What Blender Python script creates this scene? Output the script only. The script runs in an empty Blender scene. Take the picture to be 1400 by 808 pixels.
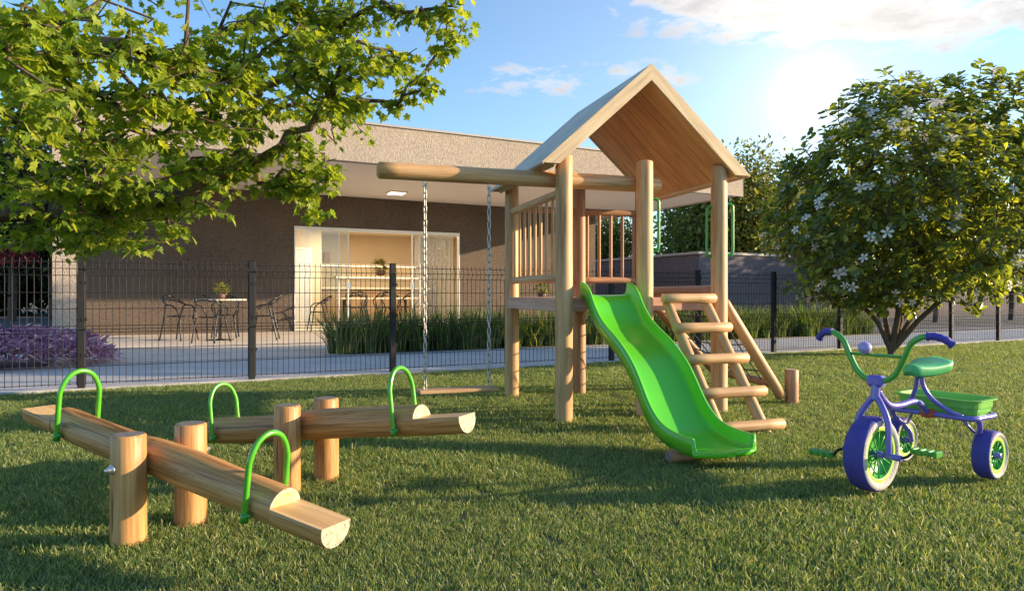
import bpy, math, random
import numpy as np
from mathutils import Vector, Matrix, Euler, Quaternion

random.seed(7); RNG = np.random.default_rng(7)
scene = bpy.context.scene
COL = scene.collection
R = math.radians
V = Vector

# ------------------------------------------------------------------ camera
CAM_H = 0.85
cam = bpy.data.cameras.new('camera'); cam.lens = 24; cam.sensor_width = 36
cam.clip_start = 0.05; cam.clip_end = 2000
cam_o = bpy.data.objects.new('camera', cam); COL.objects.link(cam_o)
cam_o.location = (0, 0, CAM_H); cam_o.rotation_euler = (R(90), 0, 0)
scene.camera = cam_o
FPX = 1400 * 24 / 36

# ------------------------------------------------------------------ light
SUN_EL = R(12.5)
SUN_AZ = V((0.985, 0.06, 0)).normalized()
SUN_DIR = V((SUN_AZ.x * math.cos(SUN_EL), SUN_AZ.y * math.cos(SUN_EL), math.sin(SUN_EL)))
sun = bpy.data.lights.new('sun', 'SUN'); sun.energy = 5.0; sun.angle = R(0.6); sun.color = (1.0, 0.76, 0.48)
sun_o = bpy.data.objects.new('sun', sun); COL.objects.link(sun_o)
sun_o.rotation_euler = SUN_DIR.to_track_quat('Z', 'Y').to_euler()
sun_o.location = (30, 4, 12)

world = bpy.data.worlds.new('World'); scene.world = world; world.use_nodes = True
wn = world.node_tree.nodes; wl = world.node_tree.links; wn.clear()
def wnode(t, **k):
    n = wn.new(t)
    for a, b in k.items(): setattr(n, a, b)
    return n
def wmath(op, a, b=None, clamp=False):
    n = wn.new('ShaderNodeMath'); n.operation = op; n.use_clamp = clamp
    for i, s in enumerate((a, b)):
        if s is None: continue
        if isinstance(s, (int, float)): n.inputs[i].default_value = s
        else: wl.new(s, n.inputs[i])
    return n.outputs[0]
out = wnode('ShaderNodeOutputWorld'); bg = wnode('ShaderNodeBackground'); bg.inputs[1].default_value = 0.115
sky = wnode('ShaderNodeTexSky', sky_type='NISHITA'); sky.sun_disc = False
sky.sun_elevation = R(14.0); sky.sun_rotation = math.atan2(SUN_AZ.x, SUN_AZ.y)
sky.sun_elevation = SUN_EL
sky.air_density = 1.0; sky.dust_density = 0.35; sky.ozone_density = 2.0
tc = wnode('ShaderNodeTexCoord'); D = tc.outputs['Generated']
sep = wnode('ShaderNodeSeparateXYZ'); wl.new(D, sep.inputs[0])
dx, dy, dz = sep.outputs
yc = wmath('MAXIMUM', dy, 0.05)
tx = wmath('DIVIDE', dx, yc); tz = wmath('DIVIDE', dz, yc)
# white sun glow standing in the sky above the flowering tree
gd = V(((1110 - 700) / FPX, 1, (404 - 128) / FPX)).normalized()
dot = wnode('ShaderNodeVectorMath', operation='DOT_PRODUCT'); wl.new(D, dot.inputs[0]); dot.inputs[1].default_value = gd
dp = wmath('MAXIMUM', dot.outputs['Value'], 0.0)
glow = wmath('ADD', wmath('ADD', wmath('MULTIPLY', wmath('POWER', dp, 1500), 3.2), wmath('MULTIPLY', wmath('POWER', dp, 110), 1.3)),
             wmath('MULTIPLY', wmath('POWER', dp, 10), 0.8))
# clouds
mp = wnode('ShaderNodeMapping'); wl.new(D, mp.inputs[0]); mp.inputs['Scale'].default_value = (7, 5, 21)
mp.inputs['Location'].default_value = (3.1, 0.4, 1.7)
cn = wnode('ShaderNodeTexNoise'); wl.new(mp.outputs[0], cn.inputs['Vector'])
cn.inputs['Scale'].default_value = 2.3; cn.inputs['Detail'].default_value = 9; cn.inputs['Roughness'].default_value = 0.6
cn.inputs['Distortion'].default_value = 0.25
def ell(cx, cy, rx, ry, amp):
    a = wmath('DIVIDE', wmath('SUBTRACT', tx, (cx - 700) / FPX), rx / FPX)
    b = wmath('DIVIDE', wmath('SUBTRACT', tz, (404 - cy) / FPX), ry / FPX)
    q = wmath('ADD', wmath('MULTIPLY', a, a), wmath('MULTIPLY', b, b))
    return wmath('MULTIPLY', wmath('SUBTRACT', 1.0, q, True), amp)
mask = ell(1170, -4, 400, 92, 0.46)
for e in ((735, 108, 125, 40, 0.25), (1250, -130, 700, 110, 0.36), (880, 108, 95, 34, 0.24)):
    mask = wmath('MAXIMUM', mask, ell(*e))
cl = wmath('SUBTRACT', wmath('ADD', cn.outputs['Fac'], mask), 0.64)
cl = wmath('MULTIPLY', cl, 6.0, True)
cl = wmath('MULTIPLY', cl, 0.93)
shade = wnode('ShaderNodeValToRGB'); wl.new(cn.outputs['Fac'], shade.inputs[0])
shade.color_ramp.elements[0].position = 0.42; shade.color_ramp.elements[0].color = (3.6, 3.6, 3.6, 1)
shade.color_ramp.elements[1].position = 0.66; shade.color_ramp.elements[1].color = (2.3, 2.35, 2.5, 1)
tint = wnode('ShaderNodeMix', data_type='RGBA', blend_type='MULTIPLY'); tint.inputs[0].default_value = 1
wl.new(sky.outputs[0], tint.inputs[6]); tint.inputs[7].default_value = (0.96, 1.16, 1.32, 1)
gcol = wnode('ShaderNodeMix', data_type='RGBA', blend_type='MULTIPLY'); gcol.inputs[0].default_value = 1
comb = wnode('ShaderNodeCombineColor')
for i in range(3): wl.new(glow, comb.inputs[i])
wl.new(comb.outputs[0], gcol.inputs[6]); gcol.inputs[7].default_value = (1.0, 0.80, 0.50, 1)
cmix = wnode('ShaderNodeMix', data_type='RGBA'); wl.new(cl, cmix.inputs[0])
wl.new(tint.outputs[2], cmix.inputs[6]); wl.new(shade.outputs[0], cmix.inputs[7])
addg = wnode('ShaderNodeMix', data_type='RGBA', blend_type='ADD'); addg.inputs[0].default_value = 1
wl.new(cmix.outputs[2], addg.inputs[6]); wl.new(gcol.outputs[2], addg.inputs[7])
wl.new(addg.outputs[2], bg.inputs[0]); wl.new(bg.outputs[0], out.inputs[0])

vs = scene.view_settings
vs.view_transform = 'Standard'; vs.look = 'None'; vs.gamma = 1; vs.exposure = 1.15
scene.render.engine = 'CYCLES'
cy = scene.cycles
cy.max_bounces = 8; cy.transparent_max_bounces = 24; cy.diffuse_bounces = 4; cy.glossy_bounces = 3; cy.transmission_bounces = 6
cy.use_denoising = True
cy.sample_clamp_indirect = 6

# ------------------------------------------------------------------ object helpers
RL = {}
I4 = Matrix.Identity(4)
def tag(o, label=None, cat=None, group=None, kind=None):
    if label: o['label'] = label
    if cat: o['category'] = cat
    if group: o['group'] = group
    if kind: o['kind'] = kind
    return o
def empty(name, loc=(0, 0, 0), rz=0.0, label=None, cat=None, group=None):
    o = bpy.data.objects.new(name, None); COL.objects.link(o)
    o.empty_display_size = 0.1
    o.location = loc; o.rotation_euler = (0, 0, rz)
    RL[o.name] = I4.copy()
    return tag(o, label, cat, group)
def put(name, me, parent=None, M=None):
    """link a mesh; M is in the coordinates of the thing's root"""
    o = bpy.data.objects.new(name, me); COL.objects.link(o)
    M = (M or I4).copy()
    RL[o.name] = M
    if parent is None: o.matrix_basis = M
    else:
        o.parent = parent
        o.matrix_basis = RL[parent.name].inverted() @ M
    return o
def copy_tree(o, parent=None):
    c = o.copy(); COL.objects.link(c); c.parent = parent
    RL[c.name] = RL.get(o.name, I4).copy()
    for ch in list(o.children): copy_tree(ch, c)
    return c

class MB:
    def __init__(s): s.v = []; s.f = []; s.m = []; s.sm = []
    def add(s, vs, fs, mi=0, smooth=False):
        b = len(s.v); s.v.extend([tuple(x) for x in vs])
        for k, f in enumerate(fs):
            s.f.append(tuple(b + i for i in f))
            s.m.append(mi[k] if isinstance(mi, (list, tuple)) else mi)
            s.sm.append(smooth[k] if isinstance(smooth, (list, tuple)) else smooth)
        return s
    def box(s, lo, hi, mi=0, M=None):
        x0, y0, z0 = lo; x1, y1, z1 = hi
        vs = [V(p) for p in ((x0,y0,z0),(x1,y0,z0),(x1,y1,z0),(x0,y1,z0),(x0,y0,z1),(x1,y0,z1),(x1,y1,z1),(x0,y1,z1))]
        if M: vs = [M @ p for p in vs]
        return s.add(vs, [(0,3,2,1),(4,5,6,7),(0,1,5,4),(1,2,6,5),(2,3,7,6),(3,0,4,7)], mi)
    def bbox(s, lo, hi, b=0.004, mi=0, M=None):
        """box with chamfered edges"""
        lo = V(lo); hi = V(hi); vs = []; c = (lo + hi) / 2; h = (hi - lo) / 2
        idx = {}
        for sx in (-1, 1):
            for sy in (-1, 1):
                for sz in (-1, 1):
                    for ax in range(3):
                        p = V((sx*h.x, sy*h.y, sz*h.z))
                        for k in range(3):
                            if k != ax: p[k] -= math.copysign(b, p[k])
                        idx[(sx, sy, sz, ax)] = len(vs); vs.append(c + p)
        if M: vs = [M @ p for p in vs]
        fs = []
        def g(sx, sy, sz, a): return idx[(sx, sy, sz, a)]
        S = (-1, 1)
        for sx in S: fs.append([g(sx,-1,-1,0), g(sx,1,-1,0), g(sx,1,1,0), g(sx,-1,1,0)])
        for sy in S: fs.append([g(-1,sy,-1,1), g(1,sy,-1,1), g(1,sy,1,1), g(-1,sy,1,1)])
        for sz in S: fs.append([g(-1,-1,sz,2), g(1,-1,sz,2), g(1,1,sz,2), g(-1,1,sz,2)])
        for sy in S:
            for sz in S: fs.append([g(-1,sy,sz,1), g(1,sy,sz,1), g(1,sy,sz,2), g(-1,sy,sz,2)])
        for sx in S:
            for sz in S: fs.append([g(sx,-1,sz,0), g(sx,1,sz,0), g(sx,1,sz,2), g(sx,-1,sz,2)])
        for sx in S:
            for sy in S: fs.append([g(sx,sy,-1,0), g(sx,sy,1,0), g(sx,sy,1,1), g(sx,sy,-1,1)])
        for sx in S:
            for sy in S:
                for sz in S: fs.append([g(sx,sy,sz,0), g(sx,sy,sz,1), g(sx,sy,sz,2)])
        out = []
        cen = M @ c if M else c
        for f in fs:   # outward winding
            n = (vs[f[1]] - vs[f[0]]).cross(vs[f[2]] - vs[f[0]])
            fc = sum((vs[i] for i in f), V()) / len(f) - cen
            out.append(f if n.dot(fc) > 0 else f[::-1])
        return s.add(vs, out, mi)
    def tube(s, pts, rad, n=8, mi=0, caps=True, closed=False, capmi=None, smooth=True, flat=1.0):
        pts = [V(p) for p in pts]
        L = len(pts)
        rads = rad if isinstance(rad, (list, tuple)) else [rad] * L
        up = None; rings = []
        for i in range(L):
            if closed: t = pts[(i + 1) % L] - pts[i - 1]
            else: t = pts[min(i + 1, L - 1)] - pts[max(i - 1, 0)]
            if t.length < 1e-9: t = V((0, 0, 1))
            t.normalize()
            if up is None:
                a = V((0, 0, 1)) if abs(t.z) < 0.9 else V((1, 0, 0))
                up = (a - t * a.dot(t)).normalized()
            else:
                up = up - t * up.dot(t)
                if up.length < 1e-6: up = t.orthogonal()
                up.normalize()
            sd = t.cross(up)
            rings.append([pts[i] + (up * math.cos(2*math.pi*k/n) * flat + sd * math.sin(2*math.pi*k/n)) * rads[i] for k in range(n)])
        vs = [p for r in rings for p in r]; fs = []
        m = L if closed else L - 1
        for i in range(m):
            j = (i + 1) % L
            for k in range(n):
                k2 = (k + 1) % n
                fs.append((i*n+k, i*n+k2, j*n+k2, j*n+k))
        s.add(vs, [f[::-1] for f in fs], mi, smooth)
        if caps and not closed:
            b = len(s.v) - len(vs)
            s.f.append(tuple(b + k for k in range(n))); s.m.append(mi if capmi is None else capmi); s.sm.append(False)
            s.f.append(tuple(b + (L-1)*n + k for k in range(n))[::-1]); s.m.append(mi if capmi is None else capmi); s.sm.append(False)
        return s
    def lathe(s, prof, n=24, M=None, mis=0, smooth=True, closed=False):
        """prof: (axial, radius) pairs, axis = local Z"""
        vs = []; fs = []; mm = []
        for (a, r) in prof:
            for k in range(n):
                t = 2*math.pi*k/n
                p = V((r*math.cos(t), r*math.sin(t), a)); vs.append(M @ p if M else p)
        L = len(prof)
        for i in range(L if closed else L - 1):
            j = (i + 1) % L
            for k in range(n):
                k2 = (k+1) % n
                fs.append((i*n+k, i*n+k2, j*n+k2, j*n+k)); mm.append(mis[i] if isinstance(mis, (list, tuple)) else mis)
        s.add(vs, fs, mm, smooth)
        return s
    def mesh(s, name, mats):
        me = bpy.data.meshes.new(name); me.from_pydata(s.v, [], s.f)
        for m in (mats if isinstance(mats, (list, tuple)) else [mats]): me.materials.append(m)
        me.polygons.foreach_set('material_index', s.m); me.polygons.foreach_set('use_smooth', s.sm)
        me.validate(); me.update()
        return me
    def build(s, name, mats, parent=None, M=None): return put(name, s.mesh(name, mats), parent, M)

def catmull(P, n=6):
    P = [V(p) for p in P]; o = []
    for i in range(len(P) - 1):
        p0 = P[max(i-1, 0)]; p1 = P[i]; p2 = P[i+1]; p3 = P[min(i+2, len(P)-1)]
        for k in range(n):
            t = k / n
            o.append(0.5*((2*p1) + (p2-p0)*t + (2*p0-5*p1+4*p2-p3)*t*t + (3*p1-p0-3*p2+p3)*t**3))
    o.append(P[-1]); return o
def axis_frame(p0, p1, up=(0, 0, 1)):
    z = (V(p1) - V(p0)).normalized(); u = V(up)
    if abs(z.dot(u)) > 0.98: u = V((0.31, 0.95, 0)) if abs(z.z) > .9 else V((0, 0, 1))
    x = u.cross(z).normalized(); y = z.cross(x)
    M = Matrix((x, y, z)).transposed().to_4x4(); M.translation = V(p0)
    return M
_logcache = {}
def log(name, p0, p1, r, mats, parent, r1=None, n=18, bev=0.008, bump=0.0, seed=0):
    """round timber with its local Z along the log, chamfered end-grain caps"""
    p0 = V(p0); p1 = V(p1); L = (p1 - p0).length; r1 = r1 or r
    rnd = random.Random(seed); prof = [(0, r - bev), (bev, r)]
    K = max(2, int(L / 0.12))
    for k in range(1, K):
        prof.append((bev + (L - 2*bev)*k/K, r + (r1 - r)*k/K + rnd.uniform(-bump, bump)))
    prof += [(L - bev, r1), (L, r1 - bev)]
    b = MB().lathe(prof, n)
    nv = len(b.v)
    b.f.append(tuple(range(n))[::-1]); b.m.append(1); b.sm.append(False)
    b.f.append(tuple(range(nv - n, nv))); b.m.append(1); b.sm.append(False)
    return b.build(name, mats, parent, axis_frame(p0, p1))
def plank(name, p0, p1, w, h, mats, parent, up=(0, 0, 1), bev=0.003):
    """board from p0 to p1; w across, h along up"""
    L = (V(p1) - V(p0)).length
    return MB().bbox((-w/2, -h/2, 0), (w/2, h/2, L), bev).build(name, mats, parent, axis_frame(p0, p1, up))

def fast_mesh(name, verts, tris, mats, rnd=None, smooth=False):
    me = bpy.data.meshes.new(name)
    verts = np.ascontiguousarray(verts, dtype=np.float32); tris = np.ascontiguousarray(tris, dtype=np.int32)
    nv, nt = len(verts), len(tris)
    me.vertices.add(nv); me.vertices.foreach_set('co', verts.ravel())
    me.loops.add(nt*3); me.loops.foreach_set('vertex_index', tris.ravel())
    me.polygons.add(nt); me.polygons.foreach_set('loop_start', np.arange(0, nt*3, 3, dtype=np.int32))
    me.polygons.foreach_set('loop_total', np.full(nt, 3, dtype=np.int32))
    me.polygons.foreach_set('use_smooth', np.full(nt, smooth))
    if rnd is not None:
        a = me.attributes.new('rnd', 'FLOAT', 'POINT'); a.data.foreach_set('value', np.ascontiguousarray(rnd, dtype=np.float32))
    for m in (mats if isinstance(mats, (list, tuple)) else [mats]): me.materials.append(m)
    me.update(calc_edges=True)
    return me
def scatter(name, tv, tt, pos, rot, scl, mats, rnd=None, smooth=False):
    """many copies of one small template as one mesh: rot (N,3,3)"""
    N = len(pos); n = len(tv)
    vs = np.einsum('nij,vj->nvi', rot * scl[:, None, None], tv) + pos[:, None, :]
    ts = tt[None] + (np.arange(N) * n)[:, None, None]
    if rnd is None: rnd = RNG.random(N)
    return fast_mesh(name, vs.reshape(-1, 3), ts.reshape(-1, 3), mats, np.repeat(rnd, n), smooth)
def frames(dirs, nors):
    """rotation matrices with local Y = dirs and local Z close to nors"""
    y = dirs / np.linalg.norm(dirs, axis=1, keepdims=True)
    x = np.cross(y, nors); x /= np.linalg.norm(x, axis=1, keepdims=True) + 1e-9
    z = np.cross(x, y)
    return np.stack([x, y, z], axis=2)

# ------------------------------------------------------------------ materials
def new_mat(name):
    m = bpy.data.materials.new(name); m.use_nodes = True
    nt = m.node_tree; return m, nt, nt.nodes, nt.links, nt.nodes['Principled BSDF']
def N(nodes, t, **k):
    n = nodes.new(t)
    for a, b in k.items(): setattr(n, a, b)
    return n
def ramp(nodes, stops):
    r = nodes.new('ShaderNodeValToRGB'); e = r.color_ramp.elements
    e[0].position, e[0].color = stops[0][0], (*stops[0][1], 1)
    e[1].position, e[1].color = stops[-1][0], (*stops[-1][1], 1)
    for p, c in stops[1:-1]:
        q = e.new(p); q.color = (*c, 1)
    return r
def plain(name, col, rough=0.5, metal=0.0, var=0.12, scale=8, bump=0.0, bscale=120, coat=0.0, spec=0.5, coords='Object'):
    m, nt, nd, lk, P = new_mat(name)
    t = N(nd, 'ShaderNodeTexCoord')
    nz = N(nd, 'ShaderNodeTexNoise'); nz.inputs['Scale'].default_value = scale; nz.inputs['Detail'].default_value = 5
    lk.new(t.outputs[coords], nz.inputs['Vector'])
    lo = tuple(c * (1 - var) for c in col); hi = tuple(min(1, c * (1 + var)) for c in col)
    r = ramp(nd, [(0.3, lo), (0.7, hi)]); lk.new(nz.outputs['Fac'], r.inputs[0]); lk.new(r.outputs[0], P.inputs['Base Color'])
    rr = N(nd, 'ShaderNodeMapRange'); rr.inputs[3].default_value = max(0.02, rough - 0.07); rr.inputs[4].default_value = min(1, rough + 0.07)
    lk.new(nz.outputs['Fac'], rr.inputs[0]); lk.new(rr.outputs[0], P.inputs['Roughness'])
    P.inputs['Metallic'].default_value = metal; P.inputs['Coat Weight'].default_value = coat; P.inputs['Coat Roughness'].default_value = 0.12
    P.inputs['Specular IOR Level'].default_value = spec
    if bump:
        n2 = N(nd, 'ShaderNodeTexNoise'); n2.inputs['Scale'].default_value = bscale; n2.inputs['Detail'].default_value = 4
        lk.new(t.outputs[coords], n2.inputs['Vector'])
        b = N(nd, 'ShaderNodeBump'); b.inputs['Strength'].default_value = bump; b.inputs['Distance'].default_value = 0.01
        lk.new(n2.outputs['Fac'], b.inputs['Height']); lk.new(b.outputs[0], P.inputs['Normal'])
    return m
def wood(name, dark, mid, light, rough=0.55, knots=True, fibre=1.0):
    """grain runs along the local Z of the board or log"""
    m, nt, nd, lk, P = new_mat(name)
    t = N(nd, 'ShaderNodeTexCoord'); oi = N(nd, 'ShaderNodeObjectInfo')
    off = N(nd, 'ShaderNodeVectorMath', operation='MULTIPLY_ADD')
    cm = N(nd, 'ShaderNodeCombineXYZ')
    for i in range(3): lk.new(oi.outputs['Random'], cm.inputs[i])
    lk.new(cm.outputs[0], off.inputs[0]); off.inputs[1].default_value = (7, 11, 23); lk.new(t.outputs['Object'], off.inputs[2])
    def nz(sc, scale, det=5, dist=0.0, rgh=0.55):
        mpn = N(nd, 'ShaderNodeMapping'); mpn.inputs['Scale'].default_value = sc; lk.new(off.outputs[0], mpn.inputs[0])
        q = N(nd, 'ShaderNodeTexNoise'); q.inputs['Scale'].default_value = scale; q.inputs['Detail'].default_value = det
        q.inputs['Distortion'].default_value = dist; q.inputs['Roughness'].default_value = rgh
        lk.new(mpn.outputs[0], q.inputs['Vector']); return q.outputs['Fac']
    fib = nz((1, 1, 0.028), 150 * fibre, 4)
    broad = nz((1, 1, 0.07), 22, 6, 0.6)
    patch = nz((1, 1, 0.5), 3.0, 3)
    mx = N(nd, 'ShaderNodeMath', operation='MULTIPLY_ADD'); lk.new(fib, mx.inputs[0]); mx.inputs[1].default_value = 0.45
    m2 = N(nd, 'ShaderNodeMath', operation='MULTIPLY'); lk.new(broad, m2.inputs[0]); m2.inputs[1].default_value = 0.55
    lk.new(m2.outputs[0], mx.inputs[2])
    r = ramp(nd, [(0.38, dark), (0.5, mid), (0.62, light)]); lk.new(mx.outputs[0], r.inputs[0])
    pr = N(nd, 'ShaderNodeMapRange'); lk.new(patch, pr.inputs[0]); pr.inputs[1].default_value = 0.3; pr.inputs[2].default_value = 0.7
    pr.inputs[3].default_value = 0.86; pr.inputs[4].default_value = 1.12
    ml = N(nd, 'ShaderNodeVectorMath', operation='SCALE'); lk.new(r.outputs[0], ml.inputs[0]); lk.new(pr.outputs[0], ml.inputs['Scale'])
    col = ml.outputs[0]
    if knots:   # long drying cracks and knots
        ck = nz((1, 1, 0.045), 34, 3, 1.2)
        rc = ramp(nd, [(0.60, (0, 0, 0)), (0.66, (0.85, 0.85, 0.85))]); lk.new(ck, rc.inputs[0])
        mk = N(nd, 'ShaderNodeMix', data_type='RGBA'); lk.new(rc.outputs[0], mk.inputs[0]); lk.new(col, mk.inputs[6])
        mk.inputs[7].default_value = (*[c * 0.42 for c in dark], 1)
        col = mk.outputs[2]
    lk.new(col, P.inputs['Base Color'])
    P.inputs['Roughness'].default_value = rough
    b = N(nd, 'ShaderNodeBump'); b.inputs['Strength'].default_value = 0.25; b.inputs['Distance'].default_value = 0.003
    lk.new(mx.outputs[0], b.inputs['Height']); lk.new(b.outputs[0], P.inputs['Normal'])
    return m
def endgrain(name, a, b_, speck=0.0):
    m, nt, nd, lk, P = new_mat(name)
    t = N(nd, 'ShaderNodeTexCoord')
    w = N(nd, 'ShaderNodeTexWave', wave_type='RINGS', rings_direction='Z'); w.inputs['Scale'].default_value = 55; w.inputs['Distortion'].default_value = 2.5
    w.inputs['Detail'].default_value = 3; lk.new(t.outputs['Object'], w.inputs['Vector'])
    nz = N(nd, 'ShaderNodeTexNoise'); nz.inputs['Scale'].default_value = 60; nz.inputs['Detail'].default_value = 5; lk.new(t.outputs['Object'], nz.inputs['Vector'])
    mx = N(nd, 'ShaderNodeMath', operation='MULTIPLY_ADD'); lk.new(w.outputs['Fac'], mx.inputs[0]); mx.inputs[1].default_value = 0.25
    lk.new(nz.outputs['Fac'], mx.inputs[2])
    r = ramp(nd, [(0.35, a), (0.75, b_)]); lk.new(mx.outputs[0], r.inputs[0])
    col = r.outputs[0]
    if speck:
        s = N(nd, 'ShaderNodeTexNoise'); s.inputs['Scale'].default_value = 95; s.inputs['Detail'].default_value = 4; lk.new(t.outputs['Object'], s.inputs['Vector'])
        rc = ramp(nd, [(0.62, (0, 0, 0)), (0.68, (speck,)*3)]); lk.new(s.outputs['Fac'], rc.inputs[0])
        mk = N(nd, 'ShaderNodeMix', data_type='RGBA'); lk.new(rc.outputs[0], mk.inputs[0]); lk.new(col, mk.inputs[6]); mk.inputs[7].default_value = (0.12, 0.07, 0.04, 1)
        col = mk.outputs[2]
    lk.new(col, P.inputs['Base Color']); P.inputs['Roughness'].default_value = 0.9; P.inputs['Specular IOR Level'].default_value = 0.1
    return m
def leafmat(name, cols, trans=0.45, tcol=None, gloss=0.35, rough=0.45):
    """cols: ramp of leaf colours picked per leaf"""
    m, nt, nd, lk, P = new_mat(name); nd.remove(P)
    at = N(nd, 'ShaderNodeAttribute'); at.attribute_name = 'rnd'
    oi = N(nd, 'ShaderNodeObjectInfo')
    ad = N(nd, 'ShaderNodeMath', operation='ADD'); lk.new(at.outputs['Fac'], ad.inputs[0]); lk.new(oi.outputs['Random'], ad.inputs[1])
    fr = N(nd, 'ShaderNodeMath', operation='FRACT'); lk.new(ad.outputs[0], fr.inputs[0])
    k = len(cols); r = ramp(nd, [(i/(k-1), c) for i, c in enumerate(cols)]); lk.new(fr.outputs[0], r.inputs[0])
    df = N(nd, 'ShaderNodeBsdfPrincipled'); lk.new(r.outputs[0], df.inputs['Base Color']); df.inputs['Roughness'].default_value = rough
    df.inputs['Specular IOR Level'].default_value = gloss
    tr = N(nd, 'ShaderNodeBsdfTranslucent')
    mul = N(nd, 'ShaderNodeMix', data_type='RGBA', blend_type='MULTIPLY'); mul.inputs[0].default_value = 1
    lk.new(r.outputs[0], mul.inputs[6]); mul.inputs[7].default_value = (*(tcol or (2.2, 2.0, 0.6)), 1)
    lk.new(mul.outputs[2], tr.inputs['Color'])
    mx = N(nd, 'ShaderNodeMixShader'); mx.inputs[0].default_value = trans
    lk.new(df.outputs[0], mx.inputs[1]); lk.new(tr.outputs[0], mx.inputs[2])
    lk.new(mx.outputs[0], nd['Material Output'].inputs['Surface'])
    return m
def stucco(name, lo, hi, scale=30, streak=0.35, bump=0.6):
    m, nt, nd, lk, P = new_mat(name)
    t = N(nd, 'ShaderNodeTexCoord'); mpn = N(nd, 'ShaderNodeMapping'); mpn.inputs['Scale'].default_value = (1, 1, streak)
    lk.new(t.outputs['Object'], mpn.inputs[0])
    a = N(nd, 'ShaderNodeTexNoise'); a.inputs['Scale'].default_value = scale; a.inputs['Detail'].default_value = 6; a.inputs['Roughness'].default_value = 0.7
    lk.new(mpn.outputs[0], a.inputs['Vector'])
    b = N(nd, 'ShaderNodeTexNoise'); b.inputs['Scale'].default_value = 0.7; b.inputs['Detail'].default_value = 4; lk.new(t.outputs['Object'], b.inputs['Vector'])
    ad = N(nd, 'ShaderNodeMath', operation='MULTIPLY_ADD'); lk.new(b.outputs['Fac'], ad.inputs[0]); ad.inputs[1].default_value = 0.25; lk.new(a.outputs['Fac'], ad.inputs[2])
    r = ramp(nd, [(0.46, lo), (0.78, hi)]); lk.new(ad.outputs[0], r.inputs[0]); lk.new(r.outputs[0], P.inputs['Base Color'])
    P.inputs['Roughness'].default_value = 0.9
    bp = N(nd, 'ShaderNodeBump'); bp.inputs['Strength'].default_value = bump; bp.inputs['Distance'].default_value = 0.03
    lk.new(a.outputs['Fac'], bp.inputs['Height']); lk.new(bp.outputs[0], P.inputs['Normal'])
    return m
def emis(name, col, strength):
    m, nt, nd, lk, P = new_mat(name)
    P.inputs['Base Color'].default_value = (*col, 1); P.inputs['Emission Color'].default_value = (*col, 1); P.inputs['Emission Strength'].default_value = strength
    return m
def glassmat(name, tint=(0.95, 0.97, 0.98), refl=0.10):
    m, nt, nd, lk, P = new_mat(name); nd.remove(P)
    tr = N(nd, 'ShaderNodeBsdfTransparent'); tr.inputs[0].default_value = (*tint, 1)
    gl = N(nd, 'ShaderNodeBsdfGlossy'); gl.inputs['Roughness'].default_value = 0.02
    fz = N(nd, 'ShaderNodeFresnel'); fz.inputs[0].default_value = 1.45
    nz = N(nd, 'ShaderNodeTexNoise'); nz.inputs['Scale'].default_value = 2.0
    bp = N(nd, 'ShaderNodeBump'); bp.inputs['Strength'].default_value = 0.02; lk.new(nz.outputs['Fac'], bp.inputs['Height']); lk.new(bp.outputs[0], gl.inputs['Normal'])
    mx = N(nd, 'ShaderNodeMixShader'); lk.new(fz.outputs[0], mx.inputs[0]); lk.new(tr.outputs[0], mx.inputs[1]); lk.new(gl.outputs[0], mx.inputs[2])
    lk.new(mx.outputs[0], nd['Material Output'].inputs['Surface'])
    return m
def sheermat(name, col, alpha):
    m, nt, nd, lk, P = new_mat(name); nd.remove(P)
    tr = N(nd, 'ShaderNodeBsdfTransparent'); df = N(nd, 'ShaderNodeBsdfDiffuse'); df.inputs[0].default_value = (*col, 1)
    tl = N(nd, 'ShaderNodeBsdfTranslucent'); tl.inputs[0].default_value = (*col, 1)
    m1 = N(nd, 'ShaderNodeMixShader'); m1.inputs[0].default_value = 0.5; lk.new(df.outputs[0], m1.inputs[1]); lk.new(tl.outputs[0], m1.inputs[2])
    mx = N(nd, 'ShaderNodeMixShader'); mx.inputs[0].default_value = alpha; lk.new(tr.outputs[0], mx.inputs[1]); lk.new(m1.outputs[0], mx.inputs[2])
    lk.new(mx.outputs[0], nd['Material Output'].inputs['Surface'])
    return m

M = {}
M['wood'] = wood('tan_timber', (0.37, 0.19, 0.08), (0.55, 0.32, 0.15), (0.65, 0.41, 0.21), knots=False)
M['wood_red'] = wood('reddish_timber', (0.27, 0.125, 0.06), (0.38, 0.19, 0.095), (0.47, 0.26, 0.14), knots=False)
M['wood_roof'] = wood('roof_board_timber', (0.45, 0.215, 0.075), (0.60, 0.325, 0.13), (0.70, 0.42, 0.19), knots=False)
M['wood_pale'] = wood('pale_board_timber', (0.50, 0.35, 0.19), (0.64, 0.47, 0.28), (0.74, 0.58, 0.38), knots=False)
M['wood_grey'] = wood('grey_timber', (0.46, 0.37, 0.27), (0.58, 0.48, 0.37), (0.66, 0.57, 0.46), knots=False)
M['wood_pink'] = wood('pinkish_deck_timber', (0.47, 0.245, 0.175), (0.60, 0.345, 0.26), (0.68, 0.43, 0.34), knots=False)
M['log'] = wood('orange_log_timber', (0.27, 0.115, 0.034), (0.46, 0.225, 0.072), (0.58, 0.325, 0.125), rough=0.5)
M['end'] = endgrain('log_end_grain', (0.42, 0.28, 0.15), (0.60, 0.44, 0.27))
M['end_pale'] = endgrain('pale_log_end_grain', (0.33, 0.275, 0.19), (0.48, 0.43, 0.335), speck=0.9)
M['end_grey'] = endgrain('grey_log_end_grain', (0.11, 0.10, 0.098), (0.22, 0.205, 0.20), speck=0.85)
M['seatcut'] = wood('sawn_seat_timber', (0.46, 0.26, 0.10), (0.58, 0.36, 0.155), (0.66, 0.45, 0.23), knots=False)
M['notch'] = wood('yellow_notch_timber', (0.46, 0.36, 0.10), (0.60, 0.50, 0.20), (0.70, 0.62, 0.34), knots=False)
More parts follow.
